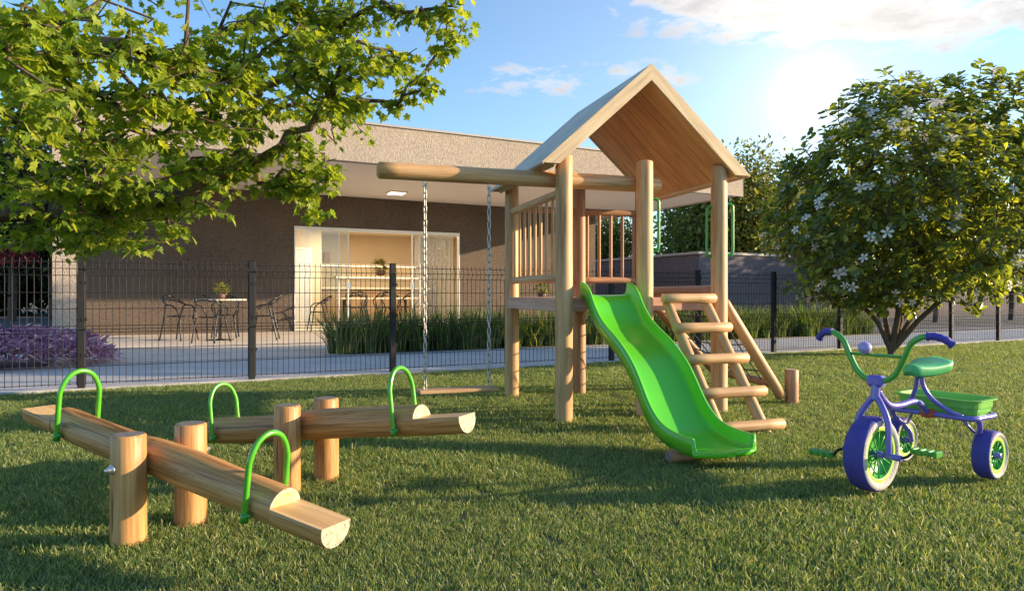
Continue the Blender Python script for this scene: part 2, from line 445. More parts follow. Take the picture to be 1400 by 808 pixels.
M['slide'] = plain('green_slide_plastic', (0.095, 0.50, 0.02), 0.28, var=0.06, scale=3, coat=0.25)
M['gtube'] = plain('green_painted_tube', (0.075, 0.36, 0.02), 0.28, var=0.08, scale=20, coat=0.4)
M['gdark'] = plain('dark_green_painted_tube', (0.03, 0.26, 0.022), 0.3, var=0.08, scale=20, coat=0.4)
M['steel'] = plain('galvanised_steel', (0.62, 0.61, 0.62), 0.38, metal=0.85, var=0.1, scale=40)
M['chain'] = plain('bright_chain_steel', (0.42, 0.41, 0.41), 0.45, metal=0.7, var=0.08, scale=60)
M['fence'] = plain('charcoal_powder_coat', (0.022, 0.023, 0.026), 0.65, var=0.1, scale=10, spec=0.25)
M['purple'] = plain('violet_blue_paint', (0.15, 0.125, 0.50), 0.30, var=0.1, scale=12, coat=0.3)
M['tyre'] = plain('violet_rubber_tyre', (0.06, 0.05, 0.31), 0.6, var=0.12, scale=30, bump=0.5, bscale=260)
M['sidewall'] = plain('white_pebbled_sidewall', (0.52, 0.49, 0.48), 0.7, var=0.35, scale=190, bump=0.7, bscale=240)
M['rim'] = plain('green_plastic_rim', (0.065, 0.40, 0.07), 0.35, var=0.1, scale=15, coat=0.2)
M['rimlip'] = plain('lime_plastic_rim', (0.42, 0.62, 0.08), 0.35, var=0.1, scale=15, coat=0.2)
M['trikegreen'] = plain('leaf_green_paint', (0.075, 0.33, 0.045), 0.3, var=0.08, scale=15, coat=0.4)
M['saddle'] = plain('teal_green_vinyl', (0.07, 0.42, 0.15), 0.4, var=0.08, scale=10, coat=0.15)
M['basket'] = plain('grass_green_plastic', (0.15, 0.45, 0.07), 0.38, var=0.08, scale=10, coat=0.15)
M['grip'] = plain('violet_rubber_grip', (0.06, 0.045, 0.34), 0.6, var=0.15, scale=40, bump=0.3, bscale=160)
M['lilac'] = plain('lilac_plastic', (0.36, 0.30, 0.62), 0.25, var=0.08, scale=20, coat=0.4)
M['red'] = plain('red_plastic_clamp', (0.50, 0.07, 0.04), 0.4, var=0.1, scale=30)
M['black'] = plain('black_steel', (0.02, 0.02, 0.022), 0.35, var=0.1, scale=20, metal=0.3)
M['wall'] = stucco('brown_textured_render', (0.036, 0.029, 0.027), (0.165, 0.122, 0.092), 60, streak=0.55, bump=0.4)
M['fascia'] = stucco('beige_textured_render', (0.30, 0.235, 0.185), (0.52, 0.435, 0.35), 48, streak=0.55)
M['cap'] = plain('roof_edge_metal', (0.42, 0.37, 0.34), 0.5, var=0.06)
M['soffit'] = plain('white_soffit_paint', (0.74, 0.69, 0.64), 0.7, var=0.03, scale=2)
M['trimdark'] = plain('dark_trim_metal', (0.06, 0.05, 0.045), 0.5)
M['white'] = plain('white_frame_paint', (0.78, 0.78, 0.78), 0.4, var=0.03)
M['room'] = plain('cream_room_paint', (0.66, 0.53, 0.37), 0.75, var=0.04, scale=2)
M['roomceil'] = plain('room_ceiling_paint', (0.74, 0.66, 0.52), 0.8, var=0.03, scale=2)
M['shelf'] = plain('pale_counter_top', (0.74, 0.66, 0.52), 0.45, var=0.05)
M['cabinet'] = wood('light_brown_cabinet', (0.26, 0.16, 0.085), (0.36, 0.235, 0.13), (0.42, 0.29, 0.17), knots=False)
M['rope'] = plain('dark_climbing_rope', (0.055, 0.042, 0.035), 0.85, var=0.2, scale=80, bump=0.5, bscale=200)
M['concrete'] = plain('grey_path_concrete', (0.50, 0.465, 0.435), 0.85, var=0.11, scale=1.6, bump=0.15, bscale=60)
M['terrace'] = plain('warm_terrace_concrete', (0.60, 0.52, 0.44), 0.8, var=0.07, scale=1.4, bump=0.1, bscale=50)
M['asphalt'] = plain('asphalt', (0.075, 0.075, 0.082), 0.9, var=0.18, scale=3, bump=0.3, bscale=150)
M['paint'] = plain('road_marking_paint', (0.66, 0.65, 0.62), 0.7, var=0.12, scale=5)
M['greybld'] = stucco('purple_grey_render', (0.10, 0.085, 0.10), (0.15, 0.13, 0.142), 14, streak=1.0, bump=0.25)
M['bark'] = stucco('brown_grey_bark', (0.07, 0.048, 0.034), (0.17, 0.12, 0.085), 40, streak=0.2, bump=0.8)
M['bark_lit'] = stucco('lit_maple_bark', (0.10, 0.07, 0.045), (0.25, 0.18, 0.115), 40, streak=0.2, bump=0.8)  # bark colour lightened for the maple trunk as if sunlit
M['glass'] = glassmat('clear_glass')
M['sheer'] = sheermat('sheer_curtain_voile', (0.70, 0.70, 0.73), 0.30)
M['pot'] = plain('brown_clay_pot', (0.12, 0.06, 0.04), 0.6)
M['lamp'] = emis('warm_lamp_panel', (1.0, 0.86, 0.62), 2.2)
M['strip'] = emis('warm_led_strip', (1.0, 0.80, 0.48), 1.6)
M['petal'] = leafmat('white_petals', [(0.82, 0.76, 0.72), (0.88, 0.83, 0.79)], 0.35, (1.0, 0.97, 0.97), 0.2)
M['pistil'] = plain('yellow_pistil', (0.55, 0.40, 0.08), 0.6)
M['maple'] = leafmat('maple_leaf', [(0.11, 0.185, 0.022), (0.17, 0.265, 0.03), (0.245, 0.335, 0.036), (0.35, 0.40, 0.055), (0.19, 0.275, 0.03)], 0.52, (1.65, 1.5, 0.6), 0.4)
M['shrubleaf'] = leafmat('glossy_shrub_leaf', [(0.065, 0.09, 0.045), (0.10, 0.14, 0.052), (0.16, 0.20, 0.052), (0.32, 0.34, 0.06)], 0.44, (2.6, 2.4, 0.5), 0.6, 0.32)
M['bgleaf'] = leafmat('background_leaf', [(0.075, 0.10, 0.028), (0.12, 0.15, 0.034), (0.175, 0.195, 0.042), (0.24, 0.23, 0.06)], 0.35, (2.0, 1.8, 0.6), 0.3)
M['darkleaf'] = leafmat('dark_background_leaf', [(0.012, 0.028, 0.012), (0.02, 0.042, 0.016), (0.035, 0.06, 0.018)], 0.25, (1.6, 1.6, 0.6), 0.3)
M['lily'] = leafmat('lily_blade', [(0.04, 0.08, 0.024), (0.065, 0.12, 0.03), (0.11, 0.165, 0.045), (0.25, 0.26, 0.10)], 0.35, (2.0, 1.9, 0.6), 0.4)
M['purpleleaf'] = leafmat('purple_foliage', [(0.21, 0.105, 0.21), (0.32, 0.18, 0.31), (0.45, 0.27, 0.39), (0.62, 0.45, 0.50)], 0.3, (1.6, 1.1, 1.3), 0.4)
M['grassleaf'] = leafmat('lawn_blade', [(0.062, 0.13, 0.045), (0.105, 0.19, 0.055), (0.175, 0.262, 0.075), (0.285, 0.335, 0.105), (0.44, 0.415, 0.19)], 0.40, (1.5, 1.4, 0.75), 0.45)
M['redflower'] = leafmat('red_blossom', [(0.30, 0.02, 0.03), (0.42, 0.05, 0.07)], 0.3, (1.4, 0.6, 0.6), 0.2)
M['soil'] = plain('lawn_soil', (0.055, 0.075, 0.025), 0.95, var=0.35, scale=25, bump=0.5, bscale=60, coords='Object')
M['bedsoil'] = plain('bed_soil', (0.05, 0.036, 0.026), 0.95, var=0.3, scale=20, bump=0.5, bscale=60)

# ------------------------------------------------------------------ layout frames
FO = V((-3.88, 6.15, 0)); FU = V((1.29, 0.65, 0)).normalized(); FV = V((-FU.y, FU.x, 0)); FRZ = math.atan2(FU.y, FU.x)
def fb(s, o, z=0.0): return FO + FU * s + FV * o + V((0, 0, z))
def fmat(): return Matrix.Translation(FO) @ Matrix.Rotation(FRZ, 4, 'Z')

# ------------------------------------------------------------------ ground
def sheet(name, pts, z, mat, M_=None):
    b = MB().add([(p[0], p[1], z) for p in pts], [tuple(range(len(pts)))])
    o = b.build(name, mat, None, M_); tag(o, kind='structure'); return o
sheet('ground', [(-600, -300), (600, -300), (600, 900), (-600, 900)], -0.01, M['soil'])
sheet('road', [(-60, 0.06), (120, 0.06), (120, 60), (-60, 60)], -0.004, M['asphalt'], fmat())
# concrete path slabs with joints
PATH = MB()
path = sheet('path', [(-26, 0.02), (46, 0.02), (46, 2.55), (-26, 2.55)], 0.004, M['concrete'], fmat())
kerb = MB().bbox((-26, -0.05, -0.05), (46, 0.05, 0.018), 0.006).build('kerb', M['concrete'], None, fmat()); tag(kerb, kind='structure')
terr = MB().bbox((-1.6, 3.55, -0.05), (15.2, 9.2, 0.02), 0.008).build('terrace', M['terrace'], None, fmat()); tag(terr, kind='structure')
apron = sheet('terrace_apron', [(-0.6, 2.55), (3.0, 2.55), (3.0, 3.55), (-0.6, 3.55)], 0.008, M['terrace'], fmat())
verge = sheet('grass_verge', [(-30, 9.0), (-4.2, 9.0), (-4.2, 12.0), (-30, 12.0)], 0.004, M['soil'], fmat())
bed = sheet('planting_bed', [(2.8, 2.55), (15.0, 2.55), (15.0, 3.545), (3.05, 3.545)], 0.006, M['bedsoil'], fmat())
for k in range(9):
    s0 = 17.0 + k * 2.6
    st = sheet('parking_line', [(s0, 3.2), (s0 + 0.12, 3.2), (s0 + 0.12, 8.0), (s0, 8.0)], 0.002, M['paint'], fmat())
for o0 in (3.1, 8.0):
    sheet('parking_line', [(16.8, o0), (42, o0), (42, o0 + 0.12), (16.8, o0 + 0.12)], 0.003, M['paint'], fmat())

# ------------------------------------------------------------------ grass (blades scattered as instances of a few tufts)
def tuft_mesh(name, nb, hmin, hmax, w, spread, seed):
    rg = np.random.default_rng(seed); vs = []; ts = []; rd = []
    for i in range(nb):
        a = rg.uniform(0, 2*math.pi); r0 = spread * math.sqrt(rg.random()); bx, by = r0*math.cos(a), r0*math.sin(a)
        h = rg.uniform(hmin, hmax); lean = rg.uniform(0.1, 0.8) * h; la = rg.uniform(0, 2*math.pi)
        fa = rg.uniform(0, 2*math.pi); ww = w * rg.uniform(0.7, 1.25)
        px, py = math.cos(fa)*ww/2, math.sin(fa)*ww/2
        b = len(vs)
        for k, t in enumerate((0, 0.45, 0.8, 1.0)):
            q = t**1.35; cx, cyy, cz = bx + math.cos(la)*lean*q, by + math.sin(la)*lean*q, h*(t - 0.28*q)
            f = (1, 0.85, 0.5, 0)[k]
            if k < 3: vs += [(cx - px*f, cyy - py*f, cz), (cx + px*f, cyy + py*f, cz)]
            else: vs.append((cx, cyy, cz))
        ts += [(b, b+1, b+3), (b, b+3, b+2), (b+2, b+3, b+5), (b+2, b+5, b+4), (b+4, b+5, b+6)]
        rd += [rg.random()] * 7
    return fast_mesh(name, np.array(vs), np.array(ts), M['grassleaf'], np.array(rd), False)
tufts = []
for k in range(5):
    me = tuft_mesh('grass_tuft', 22, 0.013, 0.037, 0.0030, 0.055, 40 + k)
    tufts.append(bpy.data.objects.new('grass_tuft', me))
def lawn_points():
    out = []
    for (y0, y1, dens, sc) in ((1.5, 2.6, 1600, 1.0), (2.6, 4.2, 1200, 1.06), (4.2, 7.0, 760, 1.15), (7.0, 14.5, 380, 1.35)):
        x0, x1 = -0.95*y1 - 1.6, 0.95*y1 + 1.6
        n = int((x1 - x0)*(y1 - y0)*dens)
        P = RNG.random((n, 2)) * (x1 - x0, y1 - y0) + (x0, y0)
        keep = np.abs(P[:, 0]) < 0.92*P[:, 1] + 1.5
        d = (P[:, 0] - FO.x)*FV.x + (P[:, 1] - FO.y)*FV.y
        keep &= d < -0.06
        P = P[keep]
        out.append(np.column_stack([P, np.full(len(P), sc)]))
    # verge far left
    n = 5000; s = RNG.uniform(-16, -4.3, n); o = RNG.uniform(9.05, 11.9, n)
    out.append(np.column_stack([FO.x + FU.x*s + FV.x*o, FO.y + FU.y*s + FV.y*o, np.full(n, 1.6)]))
    return np.concatenate(out)
LP = lawn_points(); nL = len(LP)
gme = bpy.data.meshes.new('grass'); gme.vertices.add(nL)
gme.vertices.foreach_set('co', np.column_stack([LP[:, :2], np.full(nL, -0.008)]).astype(np.float32).ravel())
a = gme.attributes.new('rot', 'FLOAT_VECTOR', 'POINT')
a.data.foreach_set('vector', np.column_stack([RNG.normal(0, 0.12, nL), RNG.normal(0, 0.12, nL), RNG.uniform(0, 6.283, nL)]).astype(np.float32).ravel())
hv = 0.85 + 0.3*np.sin(LP[:, 0]*2.1 + 1.3*np.sin(LP[:, 1]*1.7))*np.cos(LP[:, 1]*2.6)
a = gme.attributes.new('scl', 'FLOAT', 'POINT'); a.data.foreach_set('value', (LP[:, 2]*RNG.uniform(0.75, 1.25, nL)*np.clip(hv, 0.8, 1.15)).astype(np.float32))
a = gme.attributes.new('vid', 'INT', 'POINT'); a.data.foreach_set('value', RNG.integers(0, 5, nL).astype(np.int32))
ng = bpy.data.node_groups.new('scatter_grass', 'GeometryNodeTree')
ng.interface.new_socket('Geometry', in_out='INPUT', socket_type='NodeSocketGeometry'); ng.interface.new_socket('Geometry', in_out='OUTPUT', socket_type='NodeSocketGeometry')
gi = ng.nodes.new('NodeGroupInput'); go = ng.nodes.new('NodeGroupOutput')
ip = ng.nodes.new('GeometryNodeInstanceOnPoints'); jn = ng.nodes.new('GeometryNodeJoinGeometry')
for t_ in tufts:
    oi = ng.nodes.new('GeometryNodeObjectInfo'); oi.inputs['Object'].default_value = t_
    g2 = ng.nodes.new('GeometryNodeGeometryToInstance'); ng.links.new(oi.outputs['Geometry'], g2.inputs[0]); ng.links.new(g2.outputs[0], jn.inputs[0])
def nattr(nm, ty):
    n = ng.nodes.new('GeometryNodeInputNamedAttribute'); n.data_type = ty; n.inputs[0].default_value = nm; return n.outputs[0]
ng.links.new(gi.outputs[0], ip.inputs['Points']); ng.links.new(jn.outputs[0], ip.inputs['Instance'])
ip.inputs['Pick Instance'].default_value = True
ng.links.new(nattr('vid', 'INT'), ip.inputs['Instance Index'])
ng.links.new(nattr('rot', 'FLOAT_VECTOR'), ip.inputs['Rotation']); ng.links.new(nattr('scl', 'FLOAT'), ip.inputs['Scale'])
ng.links.new(ip.outputs[0], go.inputs[0])
grass = put('grass', gme); tag(grass, 'short mown green lawn grass in front of the mesh fence', 'grass', kind='stuff')
md = grass.modifiers.new('scatter', 'NODES'); md.node_group = ng

# ------------------------------------------------------------------ fence
fence = empty('mesh_fence', FO, FRZ, 'charcoal welded wire mesh fence between lawn and concrete path', 'fence')
SP = 1.4445
pb = MB().bbox((-0.03, -0.02, 0.0), (0.03, 0.04, 1.19), 0.004).bbox((-0.033, -0.023, 1.19), (0.033, 0.043, 1.2), 0.003)
post_me = pb.mesh('post', M['fence'])
pn = MB()
nw = 27
zs = [(0.045, 0), (0.515, 0), (0.545, -0.028), (0.575, 0), (1.03, 0), (1.09, -0.03), (1.15, 0), (1.18, 0)]
for k in range(nw):
    x = 0.035 + (SP - 0.07) * k / (nw - 1)
    pn.tube([(x, yy, z) for z, yy in zs], 0.0031, 4, smooth=False)
for z, yy in ((0.06, 0), (0.21, 0), (0.36, 0), (0.515, 0), (0.545, -0.028), (0.575, 0), (0.73, 0), (0.877, 0), (1.03, 0), (1.09, -0.03), (1.15, 0)):
    pn.tube([(0.0, yy - 0.004, z), (SP, yy - 0.004, z)], 0.0033, 4, smooth=False)
for z in (0.3, 0.62, 0.95): pn.box((-0.001, -0.024, z), (0.045, -0.0205, z + 0.03))
pan_me = pn.mesh('mesh_panel', M['fence'])
for k in range(-4, 22):
    put('post', post_me, fence, Matrix.Translation((k*SP, 0, 0)))
    if k < 21: put('mesh_panel', pan_me, fence, Matrix.Translation((k*SP, 0, 0)))

# ------------------------------------------------------------------ clubhouse
bld = empty('clubhouse', FO, FRZ, 'low flat-roofed brown clubhouse with wide overhanging beige roof and glass doors', 'building')
WO = 9.17; SOF = 3.22
def bpart(name, mat, *boxes, parent=bld, bev=0.0):
    b = MB()
    for lo, hi in boxes:
        if bev: b.bbox(lo, hi, bev)
        else: b.box(lo, hi)
    return b.build(name, mat, parent)
DS0, DS1, DH = 3.31, 7.44, 2.46
bpart('wall', M['wall'], ((-0.8, WO, 0), (DS0, WO + 0.16, SOF)))
bpart('wall', M['wall'], ((DS1, WO, 0), (11.64, WO + 0.16, SOF)))
bpart('lintel', M['wall'], ((DS0, WO + 0.001, DH), (DS1, WO + 0.16, SOF)))
bpart('side_wall', M['wall'], ((11.48, WO + 0.16, 0), (11.638, 17.0, SOF)))
bpart('side_wall', M['wall'], ((-0.798, WO + 0.16, 0), (-0.64, 17.0, SOF)))
bpart('back_wall', M['wall'], ((-0.64, 16.84, 0), (11.48, 16.998, SOF)))
bpart('fascia', M['fascia'], ((-1.0, 4.8, SOF), (12.93, 4.98, 3.9)))
bpart('fascia', M['fascia'], ((12.75, 4.98, SOF), (12.928, 17.8, 3.9)))
bpart('fascia', M['fascia'], ((-0.998, 4.98, SOF), (-0.82, 17.8, 3.9)))
bpart('fascia', M['fascia'], ((-0.82, 17.62, SOF), (12.75, 17.798, 3.9)))
bpart('soffit', M['soffit'], ((-0.82, 4.98, SOF + 0.002), (12.75, 17.62, SOF + 0.06)))
bpart('roof', M['cap'], ((-0.82, 4.98, 3.6), (12.75, 17.62, 3.7)))
bpart('roof_edge', M['cap'], ((-1.03, 4.77, 3.9), (12.96, 4.99, 3.935)), ((12.74, 4.991, 3.9), (12.96, 17.83, 3.934)), ((-1.03, 4.991, 3.9), (-0.81, 17.83, 3.934)))
bpart('drip_trim', M['trimdark'], ((-1.0, 4.795, SOF - 0.022), (12.93, 4.86, SOF - 0.001)))
bpart('pillar', M['fascia'], ((-0.84, 4.9, 0), (-0.53, 5.35, SOF)))
# recessed soffit lamp
sl = bpart('soffit_lamp', M['white'], ((5.19, 7.78, SOF - 0.03), (5.59, 8.18, SOF)))
bpart('lamp_panel', M['lamp'], ((5.22, 7.81, SOF - 0.036), (5.56, 8.15, SOF - 0.031)), parent=sl)
# sliding doors
dr = bpart('door_frame', M['white'], ((DS0, WO - 0.02, DH - 0.075), (DS1, WO + 0.12, DH)), ((DS0, WO - 0.018, 0.02), (DS0 + 0.02, WO + 0.118, DH - 0.076)), ((DS1 - 0.02, WO - 0.018, 0.02), (DS1, WO + 0.118, DH - 0.076)))
pw = (DS1 - DS0 - 0.07) / 4
for k in range(4):
    if k in (1, 2): continue
    x0 = DS0 + 0.035 + pw*k; yy = WO + 0.03
    bpart('glass_pane', M['glass'], ((x0, yy, 0.03), (x0 + pw, yy + 0.01, DH - 0.08)), parent=dr)
for k, x0 in ((1, DS0 + 0.06), (2, DS1 - 0.06 - pw)):
    yy = WO + 0.07
    gp = bpart('glass_pane', M['glass'], ((x0 + (pw*0.20 if k == 1 else -pw*0.2), yy, 0.03), (x0 + pw + (pw*0.20 if k == 1 else -pw*0.2), yy + 0.01, DH - 0.08)), parent=dr)
for x0 in (DS0 + 0.035 + pw - 0.02, DS0 + 0.035 + pw*1.2 , DS1 - 0.05 - pw*1.2, DS1 - 0.035 - pw - 0.02):
    bpart('stile', M['white'], ((x0, WO + 0.025, 0.03), (x0 + 0.022, WO + 0.09, DH - 0.078)), parent=dr)
for x0 in (DS0 + 0.06 + pw*1.14, DS1 - 0.16 - pw*1.14):
    bpart('handle', M['steel'], ((x0, WO + 0.015, 1.02), (x0 + 0.1, WO + 0.024, 1.16)), parent=dr)
# room behind the doors
RB = 14.2
bpart('room_floor', M['terrace'], ((-0.6, WO + 0.16, -0.02), (11.4, 16.8, 0.02)))
bpart('room_back_wall', M['room'], ((2.2, RB, 0.02), (11.0, RB + 0.1, 2.75)))
bpart('room_side_wall', M['room'], ((2.1, WO + 0.17, 0.02), (2.2, RB + 0.1, 2.75)))
bpart('room_side_wall', M['room'], ((11.0, WO + 0.17, 0.02), (11.1, RB + 0.1, 2.75)))
bpart('room_partition', M['room'], ((2.2, 12.3, 0.02), (4.55, 12.42, 2.75)), ((4.45, 12.42, 0.02), (4.55, RB, 2.75)))
bpart('room_ceiling', M['roomceil'], ((2.1, WO + 0.162, 2.75), (11.1, RB + 0.1, 2.82)))
bpart('room_pillar', M['cabinet'], ((8.1, RB - 0.35, 0.02), (8.5, RB - 0.001, 2.74)))
dn = bpart('inner_door', M['white'], ((3.35, 12.26, 0.02), (4.2, 12.3, 2.1)), bev=0.004)
bpart('door_trim', M['white'], ((3.27, 12.24, 0.02), (3.345, 12.299, 2.18)), ((4.205, 12.24, 0.02), (4.28, 12.299, 2.18)), ((3.345, 12.24, 2.105), (4.205, 12.299, 2.18)), parent=dn)
for x0 in (4.7, 7.0):
    cl_ = bpart('ceiling_lamp', M['white'], ((x0 - 0.2, 10.7, 2.72), (x0 + 0.2, 11.1, 2.75)))
    bpart('lamp_panel', M['lamp'], ((x0 - 0.17, 10.73, 2.712), (x0 + 0.17, 11.07, 2.719)), parent=cl_)
for x0, pw_ in ((4.7, 60), (7.0, 60)):
    li = bpy.data.lights.new('room_lamp_light', 'AREA'); li.energy = pw_; li.size = 0.4; li.color = (1.0, 0.80, 0.52)
    lo = bpy.data.objects.new('room_lamp_light', li); COL.objects.link(lo); lo.location = fb(x0, 10.9, 2.70)
for z, x0, x1 in ((1.78, 4.6, 8.0), (1.42, 5.3, 8.4)):
    sh = bpart('shelf', M['shelf'], ((x0, RB - 0.3, z), (x1, RB - 0.001, z + 0.05)))
    bpart('led_strip', M['strip'], ((x0 + 0.05, RB - 0.06, z - 0.02), (x1 - 0.05, RB - 0.03, z - 0.001)), parent=sh)
# counter with panelled front
ct = bpart('counter', M['cabinet'], ((4.65, RB - 1.0, 0.02), (8.0, RB - 0.45, 1.04)))
bpart('counter_top', M['shelf'], ((4.58, RB - 1.08, 1.041), (8.08, RB - 0.42, 1.10)), parent=ct)

# sheer curtains
def curtain(s0, s1, o0, z1, label):
    n = 60; b = MB(); vs = []; rr = random.Random(int(s0*100)); ph = 0
    for k in range(n + 1):
        ph += rr.uniform(0.5, 1.5)
        x = s0 + (s1 - s0)*k/n; y = o0 + 0.055*math.sin(ph) + 0.02*math.sin(ph*0.37)
        vs += [(x, y, 0.05), (x, y*0.5 + o0*0.5, z1)]
    b.add(vs, [(2*k, 2*k+2, 2*k+3, 2*k+1) for k in range(n)], 0, True)
    o = b.build('curtain', M['sheer'], None, fmat()); tag(o, label, 'curtain', None)
curtain(3.36, 3.72, 9.5, 2.4, 'narrow white sheer curtain behind the glass nearer the outdoor chairs')
curtain(6.35, 7.4, 9.5, 2.4, 'wide white sheer curtain behind the glass beside the swing chains')

# ------------------------------------------------------------------ cafe chairs and tables
def make_chair():
    root = empty('chair', (0, 0, 0), 0)
    t = M['black']
    b = MB(); b.lathe([(0.435, 0.0), (0.435, 0.19), (0.445, 0.215), (0.455, 0.21), (0.458, 0.0)], 18); b.build('seat', t, root)
    for sx in (-1, 1):
        MB().tube(catmull([(sx*0.17, -0.16, 0.44), (sx*0.20, -0.20, 0.22), (sx*0.225, -0.235, 0.0)], 3), [0.016]*3 + [0.014]*3 + [0.011], 6).build('leg', t, root)
        MB().tube(catmull([(sx*0.235, 0.10, 0.645), (sx*0.20, 0.15, 0.44), (sx*0.20, 0.20, 0.22), (sx*0.215, 0.245, 0.0)], 3), 0.014, 6).build('leg', t, root)
        MB().tube(catmull([(sx*0.17, -0.16, 0.44), (sx*0.225, -0.15, 0.55), (sx*0.245, -0.06, 0.645), (sx*0.24, 0.10, 0.65)], 4), 0.013, 6).build('armrest', t, root)
    arc = [(0.245*math.cos(a_), 0.04 + 0.215*math.sin(a_), 0.65 + 0.10*math.sin(a_)) for a_ in np.linspace(0, math.pi, 13)]
    arc2 = [(0.235*math.cos(a_), 0.05 + 0.24*math.sin(a_), 0.645 + 0.185*math.sin(a_)) for a_ in np.linspace(0.12, math.pi - 0.12, 13)]
    MB().tube(arc, 0.014, 6).tube(arc2, 0.015, 6).tube([(-0.09, 0.255, 0.76), (-0.07, 0.285, 0.82)], 0.01, 6).tube([(0.09, 0.255, 0.76), (0.07, 0.285, 0.82)], 0.01, 6).build('backrest', t, root)
    return root
def make_table(label, loc, r=0.46):
    root = empty('table', loc, 0, label, 'table')
    MB().lathe([(0.735, 0.0), (0.735, r - 0.01), (0.742, r), (0.757, r), (0.762, r - 0.006), (0.762, 0.0)], 40).build('table_top', M['shelf'], root)
    MB().lathe([(0.015, 0.032), (0.73, 0.026), (0.734, 0.08)], 14).build('pedestal', M['black'], root)
    MB().lathe([(0.0, 0.0), (0.0, 0.235), (0.008, 0.24), (0.02, 0.06), (0.03, 0.033)], 28).build('base', M['black'], root)
    return root
def leafy(name, parent, n, rad, zc, zr, size, mat, Mt=None, seed=1):
    rg = np.random.default_rng(seed); d = rg.normal(size=(n, 3)); d /= np.linalg.norm(d, axis=1, keepdims=True)
    rr = rg.random(n)**0.4
    pos = d*rr[:, None]*np.array([rad, rad, zr]) + np.array([0, 0, zc])
    tv, tt = LEAF_OVAL
    dirs = d + rg.normal(0, 0.4, (n, 3)); no = rg.normal(0, 0.5, (n, 3)) + np.array([0, 0, 1])
    return put(name, scatter(name, tv, tt, pos, frames(dirs, no), size*rg.uniform(0.7, 1.3, n), mat), parent, Mt)
LEAF_OVAL = (np.array([(0, 0, 0), (0.22, 0.35, 0.05), (0.18, 0.72, 0.02), (0, 1, -0.06), (-0.18, 0.72, 0.02), (-0.22, 0.35, 0.05), (0, 0.5, -0.01)]),
             np.array([(0, 1, 6), (1, 2, 6), (2, 3, 6), (3, 4, 6), (4, 5, 6), (5, 0, 6)]))
def potplant(label, loc, k=1.0, mat='bgleaf', seed=3):
    root = empty('potted_plant', loc, 0, label, 'plant')
    MB().lathe([(0.0, 0.0), (0.0, 0.05*k), (0.05*k, 0.078*k), (0.10*k, 0.075*k), (0.10*k, 0.066*k), (0.09*k, 0.0)], 20).build('pot', M['pot'], root)
    leafy('foliage', root, 90, 0.12*k, 0.19*k, 0.09*k, 0.075*k, M[mat], None, seed)
    return root
TS = fb(0, 0)   # placeholder
t1 = V((-5.45, 12.75, 0.02))
make_table('round pale-topped cafe table with a potted plant on the lit terrace', t1)
potplant('small green plant in a brown bowl on the round terrace table', t1 + V((0.02, 0, 0.762)), 1.0, 'bgleaf')
ch = make_chair()
cs = [(t1 + V((-0.72, -0.10, 0)), R(75), 'black tube cafe chair turned sideways at the terrace table end toward the pillar'),
      (t1 + V((0.12, -0.66, 0)), R(172), 'black tube cafe chair with its back to the fence at the terrace table'),
      (t1 + V((-0.20, 0.72, 0)), R(15), 'black tube cafe chair between the terrace table and the brown wall'),
      (t1 + V((0.78, 0.14, 0)), R(-78), 'black tube cafe chair at the terrace table end toward the glass doors')]
for k, (p, rz, lb) in enumerate(cs):
    c = ch if k == 0 else copy_tree(ch)
    c.location = p; c.rotation_euler = (0, 0, rz); tag(c, lb, 'chair', 'cafe chairs around the terrace table')
p = fb(3.85, 9.02, 0.02)
c = copy_tree(ch); c.location = p; c.rotation_euler = (0, 0, R(-62)); tag(c, 'black tube cafe chair alone in front of the glass door edge', 'chair', 'chairs by the doors')
# chairs at the room table
rt = fb(6.0, 11.7, 0.02)
rtab = empty('table', rt, FRZ, 'long pale dining table inside the lit room', 'table')
MB().bbox((-1.1, -0.4, 0.72), (1.1, 0.4, 0.76), 0.006).build('table_top', M['shelf'], rtab)
for sx in (-0.9, 0.9):
    for sy in (-0.3, 0.3): MB().bbox((sx - 0.03, sy - 0.03, 0), (sx + 0.03, sy + 0.03, 0.72), 0.004).build('leg', M['black'], rtab)
for k, (ds, do_, rz) in enumerate(((-0.75, -0.55, 180), (0.0, -0.6, 175), (0.78, -0.55, 186), (-0.5, 0.58, 5), (0.55, 0.58, -6))):
    c = copy_tree(ch); c.location = fb(6.0 + ds, 11.7 + do_, 0.02); c.rotation_euler = (0, 0, FRZ + R(rz)); c.scale = (1.12,)*3
    tag(c, ('black tube cafe chair at the indoor dining table, back to the glass doors' if k < 3 else 'black tube cafe chair at the indoor dining table, counter side'), 'chair', 'indoor chairs, door side' if k < 3 else 'indoor chairs, counter side')
for k, (s, z, kk, lb) in enumerate(((6.75, 1.47, 1.7, 'leafy green plant on the lit wall shelf in the room'),)):
    potplant(lb, fb(s, RB - 0.16, z), kk, 'bgleaf', 9)
bx = MB().bbox((-0.09, -0.05, 0), (0.09, 0.05, 0.34), 0.004).build('wooden_box', M['wood_red'], None, Matrix.Translation(fb(5.05, RB - 0.15, 1.83)) @ Matrix.Rotation(FRZ, 4, 'Z'))
tag(bx, 'upright brown box standing on the upper room shelf', 'box')
t2 = V((0.74, 16.2, 0.02))
make_table('round pale-topped cafe table behind the hedge and play tower', t2)
potplant('small plant in a dark pot seen above the play tower deck edge', t2 + V((-0.03, -0.05, 0.762)), 1.25, 'bgleaf', 12)

# ------------------------------------------------------------------ low grey building far right
gb = empty('grey_outbuilding', FO, FRZ, 'low flat purple-grey outbuilding behind the hedge and flowering tree', 'building')
MB().box((16.1, 9.84, 0), (52, 22, 2.2)).build('wall', M['greybld'], gb)
MB().box((16.04, 9.78, 2.2), (52.06, 22.06, 2.28)).build('roof_edge', M['cap'], gb)

